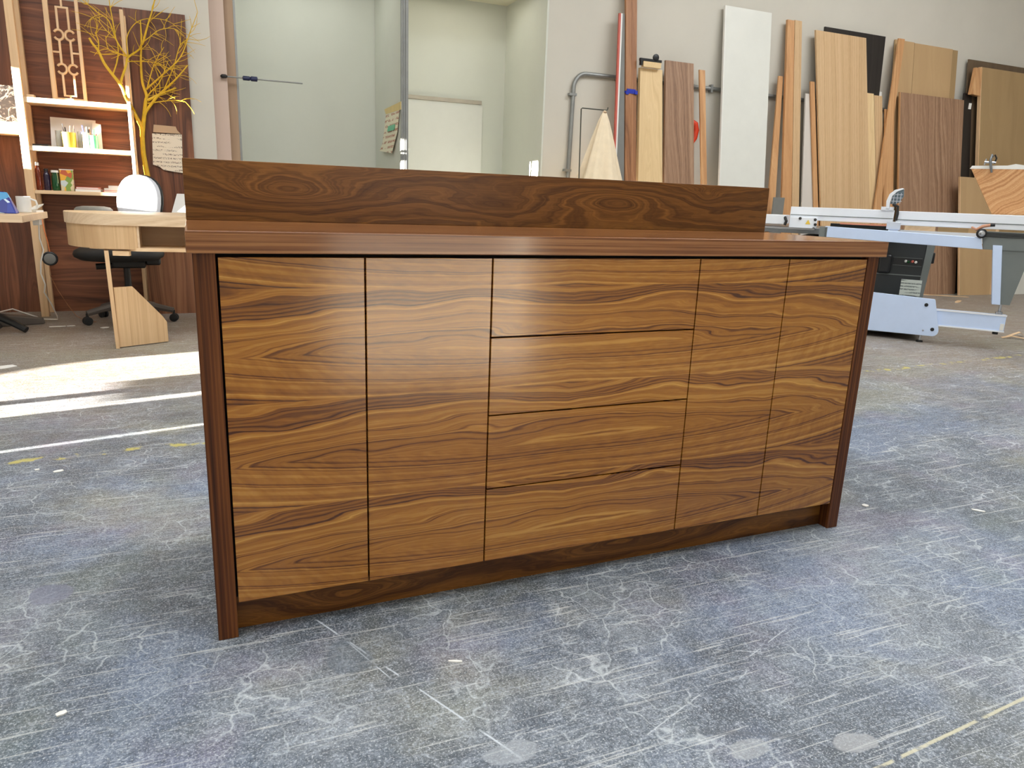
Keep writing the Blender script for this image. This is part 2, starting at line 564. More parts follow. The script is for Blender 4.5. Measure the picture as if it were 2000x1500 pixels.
def mat_knotty(name, knots, zc, kz, seed, cols, rough=0.34, amp=1.0):
    """flat sawn walnut along x whose lines flow around knots"""
    k = NT(name)
    x, y, z = k.sep(k.obj)
    zz = k.m('SUBTRACT', z, zc)
    lo = k.noise(k.com(k.m('MULTIPLY', x, 1.1), k.m('MULTIPLY', z, 5.0), seed), 2.2, 3, 0.55, 0.2)
    f = k.m('ADD', k.m('MULTIPLY', zz, kz), k.m('MULTIPLY', k.m('SUBTRACT', lo, 0.5), 1.3 * amp))
    for (kx, kzz, rx, rz, a) in knots:
        dx = k.m('DIVIDE', k.m('SUBTRACT', x, kx), rx)
        dz = k.m('DIVIDE', k.m('SUBTRACT', z, kzz), rz)
        d = k.m('ADD', k.m('MULTIPLY', dx, dx), k.m('MULTIPLY', dz, dz))
        f = k.m('ADD', f, k.m('MULTIPLY', k.m('DIVIDE', 1.0, k.m('ADD', 1.0, d)), a))
    mid = k.noise(k.com(k.m('MULTIPLY', x, 6.0), k.m('MULTIPLY', z, 30.0), seed + 3), 1.0, 3, 0.6)
    f = k.m('ADD', f, k.m('MULTIPLY', k.m('SUBTRACT', mid, 0.5), 0.16))
    ring = k.noise(k.com(f, seed, 0.0), 9.0, 3, 0.6)
    wide = k.noise(k.com(f, seed + 2, 0.0), 2.4, 2, 0.5)
    pores = k.noise(k.com(k.m('MULTIPLY', x, 16.0), k.m('MULTIPLY', z, 420.0), k.m('MULTIPLY', y, 420.0)), 1.0, 2, 0.6)
    g = k.m('ADD', k.m('MULTIPLY', k.m('SUBTRACT', ring, 0.5), 0.95), 0.5)
    g = k.m('ADD', g, k.m('MULTIPLY', k.m('SUBTRACT', wide, 0.5), 0.75))
    g = k.m('ADD', g, k.m('MULTIPLY', k.m('SUBTRACT', pores, 0.5), 0.3))
    col = k.ramp(g, [(0.18, lin(cols[0])), (0.45, lin(cols[1])), (0.8, lin(cols[2]))])
    return k.out(col, rough, 0.0, 0.3)


M_VEN = mat_veneer()
M_SPLASH = mat_knotty('walnut_backsplash', [(0.25, 0.998, 0.10, 0.030, 1.5), (1.27, 0.995, 0.15, 0.036, -1.9), (1.62, 1.03, 0.04, 0.02, 0.7), (0.85, 0.97, 0.2, 0.03, 0.5)],
                      0.99, 9.0, 1.7, ((56, 30, 9), (100, 62, 22), (146, 98, 42)))
M_TOE = mat_knotty('walnut_toe_kick', [(0.3, 0.04, 0.12, 0.03, 1.2), (1.1, 0.05, 0.2, 0.03, 1.2)], 0.04, 7.0, 5.2,
                   ((48, 24, 7), (90, 52, 16), (140, 90, 34)), 0.4, 1.3)
M_EDGE = wood('walnut_edge_grain', (82, 46, 26), (124, 78, 46), (164, 116, 72), 'X', 40, 0.5, 0.15, 1.2, 0.5, 0.05)
M_POST = wood('walnut_upright_grain', (52, 24, 9), (84, 44, 18), (120, 71, 32), 'Z', 40, 0.5, 0.42, 1.2, 0.5, 0.05, 0.25)

cz = thing('walnut_credenza', (0, 0, 0), 'long walnut credenza with four doors, four central drawers and a tall backsplash', 'credenza')
W, T, H, WT = 1.8732, 0.0428, 0.914, 0.0441
HB = H - WT
D0, D1 = 0.5084, 0.5284
ZB, ZT = 0.0876, 0.8615
obj('carcass', box(T - 0.002, W - T + 0.002, 0.024, D1 - 0.002, ZB + 0.002, HB), M_DARKGAP, cz)
obj('end_panel', box(0, T, 0, D1, 0, HB), M_POST, cz, bevel=0.0012)
obj('end_panel', box(W - T, W, 0, D1, 0, HB), M_POST, cz, bevel=0.0012)
obj('toe_kick', box(T, W - T, 0.0383, 0.056, 0, ZB + 0.004), M_TOE, cz)
tp = obj('worktop', box(-0.0102, W + 0.0102, -0.0175, D1, HB, H), M_EDGE, cz, bevel=0.0015)
obj('backsplash', box(-0.0102, W + 0.0102, D0, D1, H, H + 0.1526), M_SPLASH, cz, bevel=0.001)
G = 0.0018
xs = [T + 0.0045, 0.3435, 0.6411, 1.2295, 1.5323, W - T - 0.0035]
for i in (0, 1, 3, 4):
    a = xs[i] + (G if i else 0)
    b = xs[i + 1] - (G if i < 4 else 0)
    obj('door', box(a, b, 0.0, 0.020, ZB, ZT), M_VEN, cz, bevel=0.0009)
zs = [ZB, 0.2863, 0.4792, 0.6738, ZT]
for i in range(4):
    obj('drawer_front', box(xs[2] + G, xs[3] - G, 0.0, 0.020, zs[i] + (G if i else 0), zs[i + 1] - (G if i < 3 else 0)), M_VEN, cz, bevel=0.0009)

# ------------------------------------------------------------------ materials of the workshop things
M_WALN_V = wood('walnut_sheet_upright', (72, 40, 26), (104, 62, 40), (134, 86, 58), 'Z', 11, 0.8, 0.45, 1.2, 0.3)
M_WALN_H = wood('walnut_sheet_level', (74, 40, 24), (112, 66, 42), (144, 92, 60), 'X', 12, 0.9, 0.45, 1.2, 0.3)
M_WALN_G = wood('grey_walnut', (124, 92, 70), (152, 118, 92), (176, 142, 114), 'Z', 16, 0.5, 0.5, 0.9, 0.35)
M_PINE = wood('pale_pine', (196, 156, 112), (222, 186, 144), (236, 206, 168), 'Z', 9, 0.5, 0.5, 0.7, 0.2)
M_PINEX = wood('pale_pine_level', (200, 164, 122), (226, 194, 154), (240, 214, 178), 'X', 9, 0.5, 0.5, 0.7, 0.2)
M_OAKP = wood('pale_oak_panel', (184, 148, 108), (204, 170, 128), (218, 186, 146), 'Z', 22, 0.25, 0.5, 0.8, 0.35)
M_OAKPX = wood('pale_oak_level', (196, 166, 132), (214, 188, 156), (226, 204, 174), 'X', 20, 0.3, 0.5, 0.7, 0.3)
M_MAPLE = wood('maple_ply', (206, 172, 122), (226, 196, 148), (238, 214, 172), 'Z', 6, 0.8, 0.5, 0.6, 0.12)
M_ORANGEW = wood('fir_board', (172, 122, 78), (200, 150, 102), (218, 174, 126), 'Z', 12, 0.4, 0.5, 0.8, 0.2)
M_BROWN = wood('brown_post', (120, 78, 48), (154, 104, 66), (182, 132, 90), 'Z', 14, 0.4, 0.5, 1.0, 0.25)
M_MDF = wood('mdf_sheet', (176, 144, 104), (186, 154, 112), (196, 164, 122), 'Z', 3, 0.3, 0.65, 0.5, 0.1)
M_MDF2 = wood('aged_mdf_sheet', (150, 122, 84), (162, 134, 94), (174, 146, 104), 'Z', 3, 0.3, 0.65, 0.5, 0.1)
M_DKBRN = wood('brown_hardboard', (84, 68, 52), (98, 80, 60), (112, 92, 70), 'Z', 5, 0.3, 0.6, 0.6, 0.1)
M_BLKW = wood('black_stained_board', (26, 20, 18), (34, 28, 24), (44, 36, 32), 'Z', 18, 0.4, 0.5, 1.0, 0.3)
M_OAKO = wood('orange_oak_veneer', (176, 118, 70), (206, 152, 100), (224, 180, 132), 'X', 22, 0.45, 0.45, 1.0, 0.3)
M_LACQ = plain('white_lacquer', (222, 222, 214), 0.35, 0, 0.02)
M_WHITE = plain('white_paint', (230, 228, 222), 0.5, 0, 0.03)
M_RED = plain('red_edge_strip', (196, 92, 76), 0.5)
M_GREY = plain('grey_board', (122, 122, 118), 0.6)
M_CLOTH = plain('canvas_cloth', (238, 220, 190), 0.85, 0, 0.05, 14)
M_BLUE = plain('blue_tape', (32, 50, 168), 0.5)
M_ORNG = plain('orange_red_plastic', (216, 62, 26), 0.4)
M_YEL = plain('yellow_paint', (214, 172, 34), 0.5, 0, 0.12, 20)
M_SILV = plain('anodised_aluminium', (206, 212, 222), 0.34, 0.25, 0.03)
M_SAWW = plain('machine_white_enamel', (236, 240, 246), 0.35, 0, 0.02)
M_SAWB = plain('sky_tinted_enamel', (204, 222, 252), 0.35, 0, 0.03)  # pale enamel with the sky's blue reflection put into its colour
M_SAWG = plain('machine_grey_enamel', (112, 118, 116), 0.4, 0, 0.04)
M_SAWD = plain('machine_dark_enamel', (38, 42, 44), 0.4, 0, 0.05)
M_IRON = plain('cast_iron_table', (126, 130, 134), 0.3, 0.7, 0.08)
M_CHROME = plain('bright_steel', (190, 192, 196), 0.22, 0.9, 0.05)
M_RUB = plain('black_rubber', (26, 26, 27), 0.7)
M_FABL = plain('light_grey_fabric', (206, 210, 218), 0.8, 0, 0.06, 40)
M_FABG = plain('grey_fabric', (120, 118, 112), 0.85, 0, 0.08, 40)
M_PLGREY = plain('grey_base_plastic', (92, 84, 78), 0.5, 0, 0.08)
M_PAPER = plain('white_paper', (232, 230, 224), 0.8, 0, 0.02)
M_KRAFT = plain('kraft_card', (190, 160, 128), 0.8)
M_MASK = plain('masking_tape', (222, 200, 140), 0.7)


def mat_script(name, paper, ink, sc=60.0, thr=0.55, ax='XZ'):
    """lines of unreadable handwriting"""
    k = NT(name)
    x, y, z = k.sep(k.obj)
    a = x if ax[0] == 'X' else y
    rows = k.m('SINE', k.m('MULTIPLY', z, sc * 4.2))
    n = k.noise(k.com(k.m('MULTIPLY', a, sc * 2.2), k.m('MULTIPLY', z, sc * 3.0), 0.0), 1.0, 2, 0.6)
    blk = k.noise(k.com(k.m('MULTIPLY', a, 9.0), k.m('MULTIPLY', z, sc * 0.67), 2.0), 1.0, 1, 0.5)
    mk = k.m('MULTIPLY', k.step(rows, 0.0, 0.4), k.step(n, thr - 0.08, thr + 0.02))
    mk = k.m('MULTIPLY', mk, k.step(blk, 0.42, 0.5))
    return k.out(k.mix(mk, lin(paper), lin(ink)), 0.8)


M_NOTE = mat_script('handwritten_note', (232, 218, 196), (128, 110, 96), 50.0)
M_NOTEY = mat_script('pinned_drawing', (230, 224, 200), (176, 112, 90), 30.0, 0.5, 'YZ')
M_LABEL = mat_script('machine_label', (206, 212, 204), (120, 128, 124), 60.0, 0.45)


def mat_sketch():
    k = NT('chalk_sketch')
    n = k.noise(k.obj, 9.0, 3, 0.6, 1.5)
    ln = k.step(k.m('ABSOLUTE', k.m('SUBTRACT', n, 0.5)), 0.05, 0.01)
    sp = k.step(k.noise(k.obj, 60, 3, 0.6), 0.55, 0.7)
    c = k.mix(ln, lin((74, 76, 84)), lin((224, 224, 226)))
    return k.out(k.mix(k.m('MULTIPLY', sp, 0.5), c, lin((176, 176, 182))), 0.7)


M_SKETCH = mat_sketch()


def glass(name, rgb, rough=0.05, trans=0.85):
    k = NT(name)
    k.bsdf.inputs['Transmission Weight'].default_value = trans
    return k.out(lin(rgb), rough)


M_GLASS = glass('clear_glass', (235, 240, 238))
M_AMBER = glass('amber_liquid', (130, 52, 26), 0.1, 0.4)
M_PURP = glass('dark_purple_bottle', (54, 40, 62), 0.1, 0.3)
M_GREEN = glass('green_bottle', (22, 84, 44), 0.1, 0.3)
M_MINT = plain('mint_tub', (98, 190, 150), 0.4)
M_YCUP = plain('yellow_tin', (196, 170, 52), 0.4, 0, 0.1)


def mat_patch(name, cols, scale=28.0):
    k = NT(name)
    n = k.t.nodes.new('ShaderNodeTexVoronoi')
    k.put(n.inputs['Vector'], k.obj)
    n.inputs['Scale'].default_value = scale
    s = k.sep(n.outputs['Color'])[0]
    st = [(i / len(cols), lin(c)) for i, c in enumerate(cols)]
    r = k.ramp(s, st)
    k.t.nodes[-1].color_ramp.interpolation = 'CONSTANT'
    return k.out(r, 0.45)


M_CARTON = mat_patch('printed_carton', [(206, 196, 160), (120, 150, 72), (226, 170, 60), (190, 202, 204), (188, 92, 60)])
M_BAG = mat_patch('blue_printed_bag', [(24, 38, 130), (30, 52, 150), (22, 30, 100), (70, 150, 200), (206, 222, 232)], 14.0)

# ------------------------------------------------------------------ left: walnut sheets, shelf unit
BP = 'walnut sheets on the left wall'
obj('walnut_sheet', box(-2.3, -1.075, 5.105, 5.128, 0, 3.0), M_WALN_V, label='tall walnut sheet with upright grain at the far left edge of the picture', cat='wood sheet', group=BP)
obj('walnut_sheet', box(-1.072, -0.386, 5.10, 5.124, 0, 2.28), M_WALN_H, label='dark walnut sheet with level grain behind the open shelves', cat='wood sheet', group=BP)
obj('walnut_sheet', box(-0.383, 0.043, 5.10, 5.124, 0, 2.28), M_WALN_V, label='dark walnut sheet with upright grain behind the yellow branch', cat='wood sheet', group=BP)
lb_ = thing('low_cabinet', (-0.16, 4.9, 0), 'low red-brown cabinet standing behind the office chair', 'cabinet')
M_REDB = wood('red_brown_sheet', (96, 58, 38), (132, 86, 58), (160, 112, 78), 'Z', 14, 0.5, 0.45, 1.1, 0.3)
obj('body', box(-0.358, 0.20, 4.845, 5.08, 0, 0.70), M_REDB, lb_)
obj('top', box(-0.362, 0.20, 4.84, 5.08, 0.70, 0.72), M_REDB, lb_)

sh = thing('shelf_unit', (-0.74, 4.95, 0), 'pale timber shelf unit with slim posts against the dark walnut sheets', 'shelf')
obj('post', box(-1.098, -1.046, 4.83, 4.88, 0, 2.5), M_PINE, sh, bevel=0.003)
obj('post', box(-0.393, -0.368, 4.83, 4.88, 0, 2.215), M_PINE, sh, bevel=0.003)
obj('post', box(-1.098, -1.046, 5.05, 5.095, 0, 2.5), M_PINE, sh, bevel=0.003)
obj('post', box(-0.393, -0.368, 5.05, 5.095, 0, 2.215), M_PINE, sh, bevel=0.003)
for z0, z1 in ((1.535, 1.570), (1.208, 1.241), (0.905, 0.931)):
    obj('shelf_board', box(-1.046, -0.393, 4.835, 5.095, z0, z1), M_PINEX, sh, bevel=0.002)
obj('shelf_board', box(-1.75, -1.098, 4.835, 5.095, 1.31, 1.395), M_PINEX, sh, bevel=0.003)
obj('post', box(-1.80, -1.75, 4.83, 5.095, 0, 2.5), M_PINE, sh, bevel=0.003)
obj('sketch_picture', MB().prism([(-1.40, 4.93, 1.395), (-1.098, 4.93, 1.395), (-1.098, 4.975, 1.65), (-1.40, 4.975, 1.65)], (0, 0.012, 0)), M_SKETCH, label='grey chalk sketch on a board at the left picture edge', cat='picture')

# fretwork screen on the top shelf
fs = thing('fretwork_screen', (-0.77, 4.98, 1.57), 'pale wooden fretwork screen standing on the top shelf', 'screen')
y0, y1 = 4.955, 4.985
xa, xb = -0.885, -0.664
fr = 'frame_rail'
obj('frame_stile', box(xa, xa + 0.032, y0, y1, 1.57, 2.42), M_PINE, fs, bevel=0.002)
obj('frame_stile', box(xb - 0.022, xb, y0, y1, 1.57, 2.42), M_PINE, fs, bevel=0.002)
obj(fr, box(xa + 0.032, xb - 0.022, y0, y1, 1.57, 1.592), M_PINEX, fs)
obj(fr, box(xa + 0.032, xb - 0.022, y0, y1, 2.40, 2.42), M_PINEX, fs)
cx = (xa + 0.032 + xb - 0.022) / 2
ya, yb = 4.962, 4.978
hw = 0.042


def loop(z0, z1):
    m = MB()
    t = 0.014
    m.box(cx - hw, cx - hw + t, ya, yb, z0, z1)
    m.box(cx + hw - t, cx + hw, ya, yb, z0, z1)
    return m


def arcs(zc):
    m = MB()
    for s in (-1, 1):
        pts = []
        for i in range(13):
            a = math.radians(-150 + 300 * i / 12) if s < 0 else math.radians(30 + 300 * i / 12)
            pts.append((cx + s * 0.036 + 0.030 * math.cos(a), (ya + yb) / 2, zc + 0.034 * math.sin(a)))
        m.tube(pts, 0.0085, 6)
    return m


for i, (z0, z1) in enumerate(((1.615, 1.755), (1.83, 1.985), (2.06, 2.20))):
    obj('lattice_bar', loop(z0, z1), M_PINE, fs)
obj('lattice_bar', MB().box(cx - hw, cx + hw, ya, yb, 1.604, 1.615).box(cx - 0.006, cx + 0.006, ya, yb, 1.59, 1.605), M_PINE, fs)
obj('lattice_bar', MB().box(cx - hw, cx + hw, ya, yb, 2.20, 2.212).box(cx - 0.006, cx + 0.006, ya, yb, 2.21, 2.40), M_PINE, fs)
for zc in (1.905,):
    obj('lattice_bar', MB().box(xa + 0.03, cx - hw, ya, yb, zc - 0.006, zc + 0.006), M_PINE, fs)
    obj('lattice_bar', MB().box(cx + hw, xb - 0.02, ya, yb, zc - 0.006, zc + 0.006), M_PINE, fs)
for zc in (1.793, 2.022):
    obj('lattice_scroll', arcs(zc), M_PINE, fs)

# things on the middle shelf
ZS = 1.241
obj('paper_pad', MB().prism([(-0.93, 4.985, ZS), (-0.635, 4.985, ZS), (-0.63, 5.03, ZS + 0.213), (-0.925, 5.03, ZS + 0.218)], (0, 0.006, 0)), M_PAPER, label='large white sheet leaning at the back of the middle shelf', cat='paper')
obj('paper_pad', MB().prism([(-0.66, 4.96, ZS), (-0.592, 4.96, ZS), (-0.595, 5.0, ZS + 0.185), (-0.65, 5.0, ZS + 0.195)], (0, 0.006, 0)), M_PAPER, label='smaller white sheet leaning right of the large one on the middle shelf', cat='paper')


def pens(parent, c, z, n, r, cols, h):
    for i in range(n):
        a = i * 2.4
        p = Vector((c[0] + r * 0.6 * math.cos(a), c[1] + r * 0.6 * math.sin(a), z))
        q = p + Vector((0.018 * math.cos(a), 0.012 * math.sin(a), h * (0.85 + 0.3 * ((i * 37) % 10) / 10)))
        obj('pen', MB().tube([p, q], 0.0035, 6), cols[i % len(cols)], label=None, parent=parent)


def cup(name, c, r, h, mat, label, cat, n, cols, ph, taper=1.0):
    t = thing(name, (c[0], c[1], ZS), label, cat)
    obj('cup_body', MB().lathe((c[0], c[1], ZS), [(r * taper, 0), (r * taper, 0.002), (r, h), (r - 0.003, h), (r * taper - 0.003, 0.004)], 18), mat, t)
    return t


def pencils(c, r, n, cols, ph, gl, word):
    for i in range(n):
        a = i * 2.4 + 0.4
        p = Vector((c[0] + r * 0.3 * math.cos(a), c[1] + r * 0.3 * math.sin(a), ZS + 0.006))
        q = p + Vector((r * 0.5 * math.cos(a), r * 0.5 * math.sin(a), ph * (0.88 + 0.24 * ((i * 37) % 10) / 10)))
        obj('pen', MB().tube([p, q], [0.004, 0.004], 6), cols[i % len(cols)], label=word, cat='pen', group=gl)


cup('pen_tin', (-0.80, 4.90), 0.048, 0.108, M_YCUP, 'yellow tin full of dark pens on the middle shelf', 'tin', 0, None, 0, 0.9)
pencils((-0.80, 4.90), 0.048, 7, [M_BLACK, M_SAWD, M_BROWN], 0.15, 'pens in the yellow tin', 'dark pen sticking out of the yellow tin')
cup('pen_glass', (-0.868, 4.93), 0.022, 0.12, M_GLASS, 'narrow clear glass left of the yellow tin', 'glass', 0, None, 0)
cup('pen_glass', (-0.725, 4.93), 0.024, 0.12, M_GLASS, 'narrow clear glass right of the yellow tin', 'glass', 0, None, 0)
cup('pen_cup', (-0.688, 4.89), 0.026, 0.112, M_WHITE, 'white pen cup beside the mint green tub', 'cup', 0, None, 0)
pencils((-0.688, 4.89), 0.026, 4, [M_BLACK, M_BLUE, M_WHITE], 0.15, 'pens in the white cup', 'pen sticking out of the white cup')
cup('pen_tub', (-0.640, 4.89), 0.030, 0.095, M_MINT, 'mint green tub at the right end of the pen cups', 'tub', 0, None, 0)
pencils((-0.640, 4.89), 0.030, 4, [M_RED, M_BROWN, M_GREEN], 0.14, 'pens in the mint tub', 'pen sticking out of the mint green tub')
obj('black_tray', MB().box(-1.03, -0.93, 4.86, 4.98, ZS, ZS + 0.014), M_BLACK, label='flat black case lying at the left end of the middle shelf', cat='case', bevel=0.003)

# things on the lower shelf
ZL = 0.931


def bottle(c, r, h, neck, mat, capmat, label):
    t = thing('bottle', (c[0], c[1], ZL), label, 'bottle')
    obj('bottle_body', MB().lathe((c[0], c[1], ZL), [(r * 0.9, 0), (r, 0.006), (r, h * 0.68), (r * 0.85, h * 0.76), (neck, h * 0.84), (neck, h * 0.9)], 18), mat, t)
    obj('cap', MB().lathe((c[0], c[1], ZL + h * 0.89), [(neck * 1.15, 0), (neck * 1.15, h * 0.1), (neck * 0.9, h * 0.115)], 14), capmat, t)
    return t


bottle((-1.022, 4.90), 0.020, 0.195, 0.010, M_AMBER, M_PAPER, 'tall amber bottle with pale cap at the left of the lower shelf')
bottle((-0.972, 4.91), 0.022, 0.155, 0.013, M_PURP, M_BLACK, 'dark purple bottle between the amber and the green bottle')
bottle((-0.916, 4.90), 0.025, 0.145, 0.022, M_GREEN, M_WHITE, 'green bottle with a wide white cap on the lower shelf')
ct = thing('carton', (-0.845, 4.91, ZL), 'colourful printed carton beside the green bottle', 'carton')
obj('carton_body', box(-0.884, -0.80, 4.89, 4.93, ZL, ZL + 0.15), M_CARTON, ct, bevel=0.002)
obj('carton_lid', box(-0.886, -0.798, 4.888, 4.932, ZL + 0.15, ZL + 0.156), M_PAPER, ct)
bk = [(-0.790, -0.62, 0.018, M_PAPER, 'white book at the bottom of the left pile on the lower shelf'),
      (-0.785, -0.635, 0.016, M_RED, 'thin reddish book on top of the left pile on the lower shelf')]
z = ZL
for a, b, h, mt, lb in bk:
    t = thing('book', ((a + b) / 2, 4.95, z), lb, 'book')
    obj('cover', MB().box(a, b, 4.86, 5.05, z, z + 0.003).box(a, b, 4.86, 5.05, z + h - 0.003, z + h).box(a, a + 0.003, 4.86, 5.05, z, z + h), mt, t)
    obj('pages', box(a + 0.003, b - 0.004, 4.863, 5.047, z + 0.003, z + h - 0.003), M_PAPER, t)
    z += h
z = ZL
for a, b, h, mt, lb in [(-0.605, -0.43, 0.016, M_RED, 'red book lying under the white ones right of the lower shelf'), (-0.60, -0.44, 0.014, M_PAPER, 'white book in the middle of the right pile on the lower shelf'), (-0.57, -0.42, 0.02, M_PAPER, 'white book topmost of the right pile on the lower shelf')]:
    t = thing('book', ((a + b) / 2, 4.95, z), lb, 'book')
    obj('cover', MB().box(a, b, 4.86, 5.05, z, z + 0.003).box(a, b, 4.86, 5.05, z + h - 0.003, z + h).box(a, a + 0.003, 4.86, 5.05, z, z + h), mt, t)
    obj('pages', box(a + 0.003, b - 0.004, 4.863, 5.047, z + 0.003, z + h - 0.003), M_PAPER, t)
    z += h
obj('wood_block', box(-1.03, -0.985, 4.86, 4.93, 1.57, 1.59), M_PINEX, label='small pale wood offcut at the left end of the top shelf', cat='wood block', bevel=0.001)

# ------------------------------------------------------------------ yellow branch
BR = [([(-0.304, 1.06), (-0.312, 1.14), (-0.32, 1.231), (-0.318, 1.344), (-0.316, 1.42), (-0.336, 1.47), (-0.372, 1.557), (-0.407, 1.634), (-0.431, 1.712), (-0.483, 1.787), (-0.531, 1.86), (-0.563, 1.942), (-0.599, 1.994), (-0.615, 2.027)], 0.020, 0.007, 0),
      ([(-0.317, 1.36), (-0.302, 1.458), (-0.276, 1.608), (-0.265, 1.661), (-0.286, 1.754), (-0.285, 1.899), (-0.27, 2.044), (-0.266, 2.185)], 0.017, 0.004, -0.02),
      ([(-0.288, 1.52), (-0.274, 1.549), (-0.203, 1.644), (-0.141, 1.708), (-0.049, 1.798), (0.038, 1.902)], 0.014, 0.004, -0.12),
      ([(-0.261, 1.624), (-0.172, 1.676), (-0.053, 1.731)], 0.011, 0.006, -0.05),
      ([(-0.428, 1.73), (-0.428, 1.756), (-0.388, 1.86), (-0.37, 1.919), (-0.296, 1.977), (-0.272, 2.022)], 0.009, 0.006, -0.05),
      ([(-0.37, 1.92), (-0.401, 1.959), (-0.441, 2.039), (-0.478, 2.16), (-0.546, 2.207), (-0.619, 2.266), (-0.67, 2.31)], 0.006, 0.002, -0.1),
      ([(-0.27, 2.02), (-0.256, 2.045), (-0.22, 2.155), (-0.185, 2.251), (-0.158, 2.339), (-0.14, 2.397)], 0.009, 0.003, -0.05),
      ([(-0.262, 1.705), (-0.133, 1.827), (-0.009, 1.956), (0.067, 2.131), (0.135, 2.29)], 0.007, 0.002, -0.15),
      ([(-0.271, 2.029), (-0.22, 2.07), (-0.138, 2.136), (-0.038, 2.155), (0.03, 2.112)], 0.004, 0.0018, -0.08),
      ([(-0.369, 1.93), (-0.365, 2.061), (-0.295, 2.168), (-0.188, 2.209), (-0.07, 2.201), (0.024, 2.133)], 0.004, 0.0018, 0.0),
      ([(-0.263, 1.602), (-0.183, 1.62), (-0.074, 1.64), (0.005, 1.635)], 0.005, 0.003, -0.1),
      ([(-0.563, 1.942), (-0.557, 2.012), (-0.572, 2.066)], 0.005, 0.003, 0.0),
      ([(-0.372, 1.89), (-0.268, 1.901), (-0.163, 1.897), (-0.06, 1.848)], 0.004, 0.002, -0.1),
      ([(-0.376, 1.926), (-0.416, 1.936), (-0.495, 1.963), (-0.507, 2.053)], 0.005, 0.002, -0.02),
      ([(-0.481, 1.79), (-0.438, 1.912), (-0.436, 2.025), (-0.497, 2.089), (-0.545, 2.152)], 0.005, 0.002, -0.1),
      ([(-0.26, 1.70), (-0.199, 1.879), (-0.119, 2.017)], 0.005, 0.002, -0.05),
      ([(-0.441, 2.039), (-0.451, 2.163), (-0.461, 2.272), (-0.462, 2.341)], 0.005, 0.002, -0.05),
      ([(-0.141, 1.708), (-0.057, 1.893), (-0.003, 2.044), (0.065, 2.095)], 0.005, 0.002, -0.1),
      ([(-0.267, 1.639), (-0.235, 1.686), (-0.166, 1.765), (-0.098, 1.918)], 0.006, 0.002, -0.12)]
yb_ = thing('yellow_branch', (-0.304, 5.03, 1.06), 'bare branching tree limb painted yellow, hung beside the right shelf post', 'branch')
tw = MB()
for i, (pts, ra, rb, dy) in enumerate(BR):
    n = len(pts)
    P3 = []
    for j, (x, z) in enumerate(pts):
        t = j / (n - 1)
        wgt = min(1.0, max(0.0, (-0.33 - x) / 0.05))
        yy_ = 5.06 + dy * t * (0.6 if z > 1.75 else 0.1) - 0.008 * (1 - t)
        yy_ += (4.79 - yy_) * wgt if z > 1.56 else 0.0
        kf = (yy_ + 1.595) / 6.595
        P3.append(Vector((0.008 + (x - 0.008) * kf, yy_, 0.997 + (z - 0.997) * kf)))
    # smooth
    Q = []
    for j in range(n - 1):
        a, b = P3[j], P3[j + 1]
        pa, pb = P3[max(j - 1, 0)], P3[min(j + 2, n - 1)]
        for s in range(4):
            t = s / 4
            Q.append(0.5 * ((2 * a) + (b - pa) * t + (2 * pa - 5 * a + 4 * b - pb) * t * t + (3 * a - pa - 3 * b + pb) * t ** 3))
    Q.append(P3[-1])
    R_ = [ra + (rb - ra) * j / (len(Q) - 1) for j in range(len(Q))]
    obj('trunk' if i == 0 else 'limb', MB().tube(Q, R_, 8), M_YEL, yb_)
    if i > 0:
        for s in range(8 if i > 1 else 4):
            j = random.randint(len(Q) // 3, len(Q) - 1)
            p = Q[j].copy()
            d = (Q[min(j + 1, len(Q) - 1)] - Q[max(j - 1, 0)]).normalized()
            ang = random.uniform(0.4, 1.0) * random.choice((-1, 1))
            d = Vector((d.x * math.cos(ang) - d.z * math.sin(ang), random.uniform(-0.5, 0.25), d.x * math.sin(ang) + d.z * math.cos(ang))).normalized()
            pp = [p]
            L_ = random.uniform(0.07, 0.2)
            cv = random.uniform(-0.35, 0.35)
            for q in range(4):
                d = Vector((d.x * math.cos(cv) - d.z * math.sin(cv), d.y * 0.8, d.x * math.sin(cv) + d.z * math.cos(cv)))
                np_ = pp[-1] + d * L_ / 4
                np_.y = min(np_.y, 5.085)
                pp.append(np_)
            tw.tube(pp, [0.0022, 0.002, 0.0018, 0.0015, 0.001], 5)
obj('twigs', tw, M_YEL, yb_, kind='stuff')

nt = thing('note_sheet', (-0.15, 5.09, 1.11), 'torn note sheet with handwriting and kraft backing on the walnut sheet', 'note')
obj('backing_card', MB().prism([(-0.243, 5.088, 1.40), (-0.235, 5.088, 1.457), (-0.078, 5.088, 1.453), (-0.068, 5.088, 1.425), (-0.045, 5.088, 1.40)], (0, 0.008, 0)), M_KRAFT, nt)
obj('sheet', MB().prism([(-0.251, 5.084, 1.39), (-0.037, 5.084, 1.395), (-0.048, 5.084, 1.10), (-0.12, 5.084, 1.108), (-0.19, 5.084, 1.118), (-0.215, 5.084, 1.14), (-0.262, 5.084, 1.155)], (0, 0.004, 0)), M_NOTE, nt)

# leaning white board behind the pale table
obj('white_sheet', MB().prism([(-0.172, 4.865, 0.72), (0.14, 4.865, 0.72), (0.14, 4.925, 0.938), (-0.102, 4.925, 0.938)], (0, 0.012, 0)), M_WHITE, label='white sheet with a slanted edge leaning on the low brown cabinet', cat='sheet')

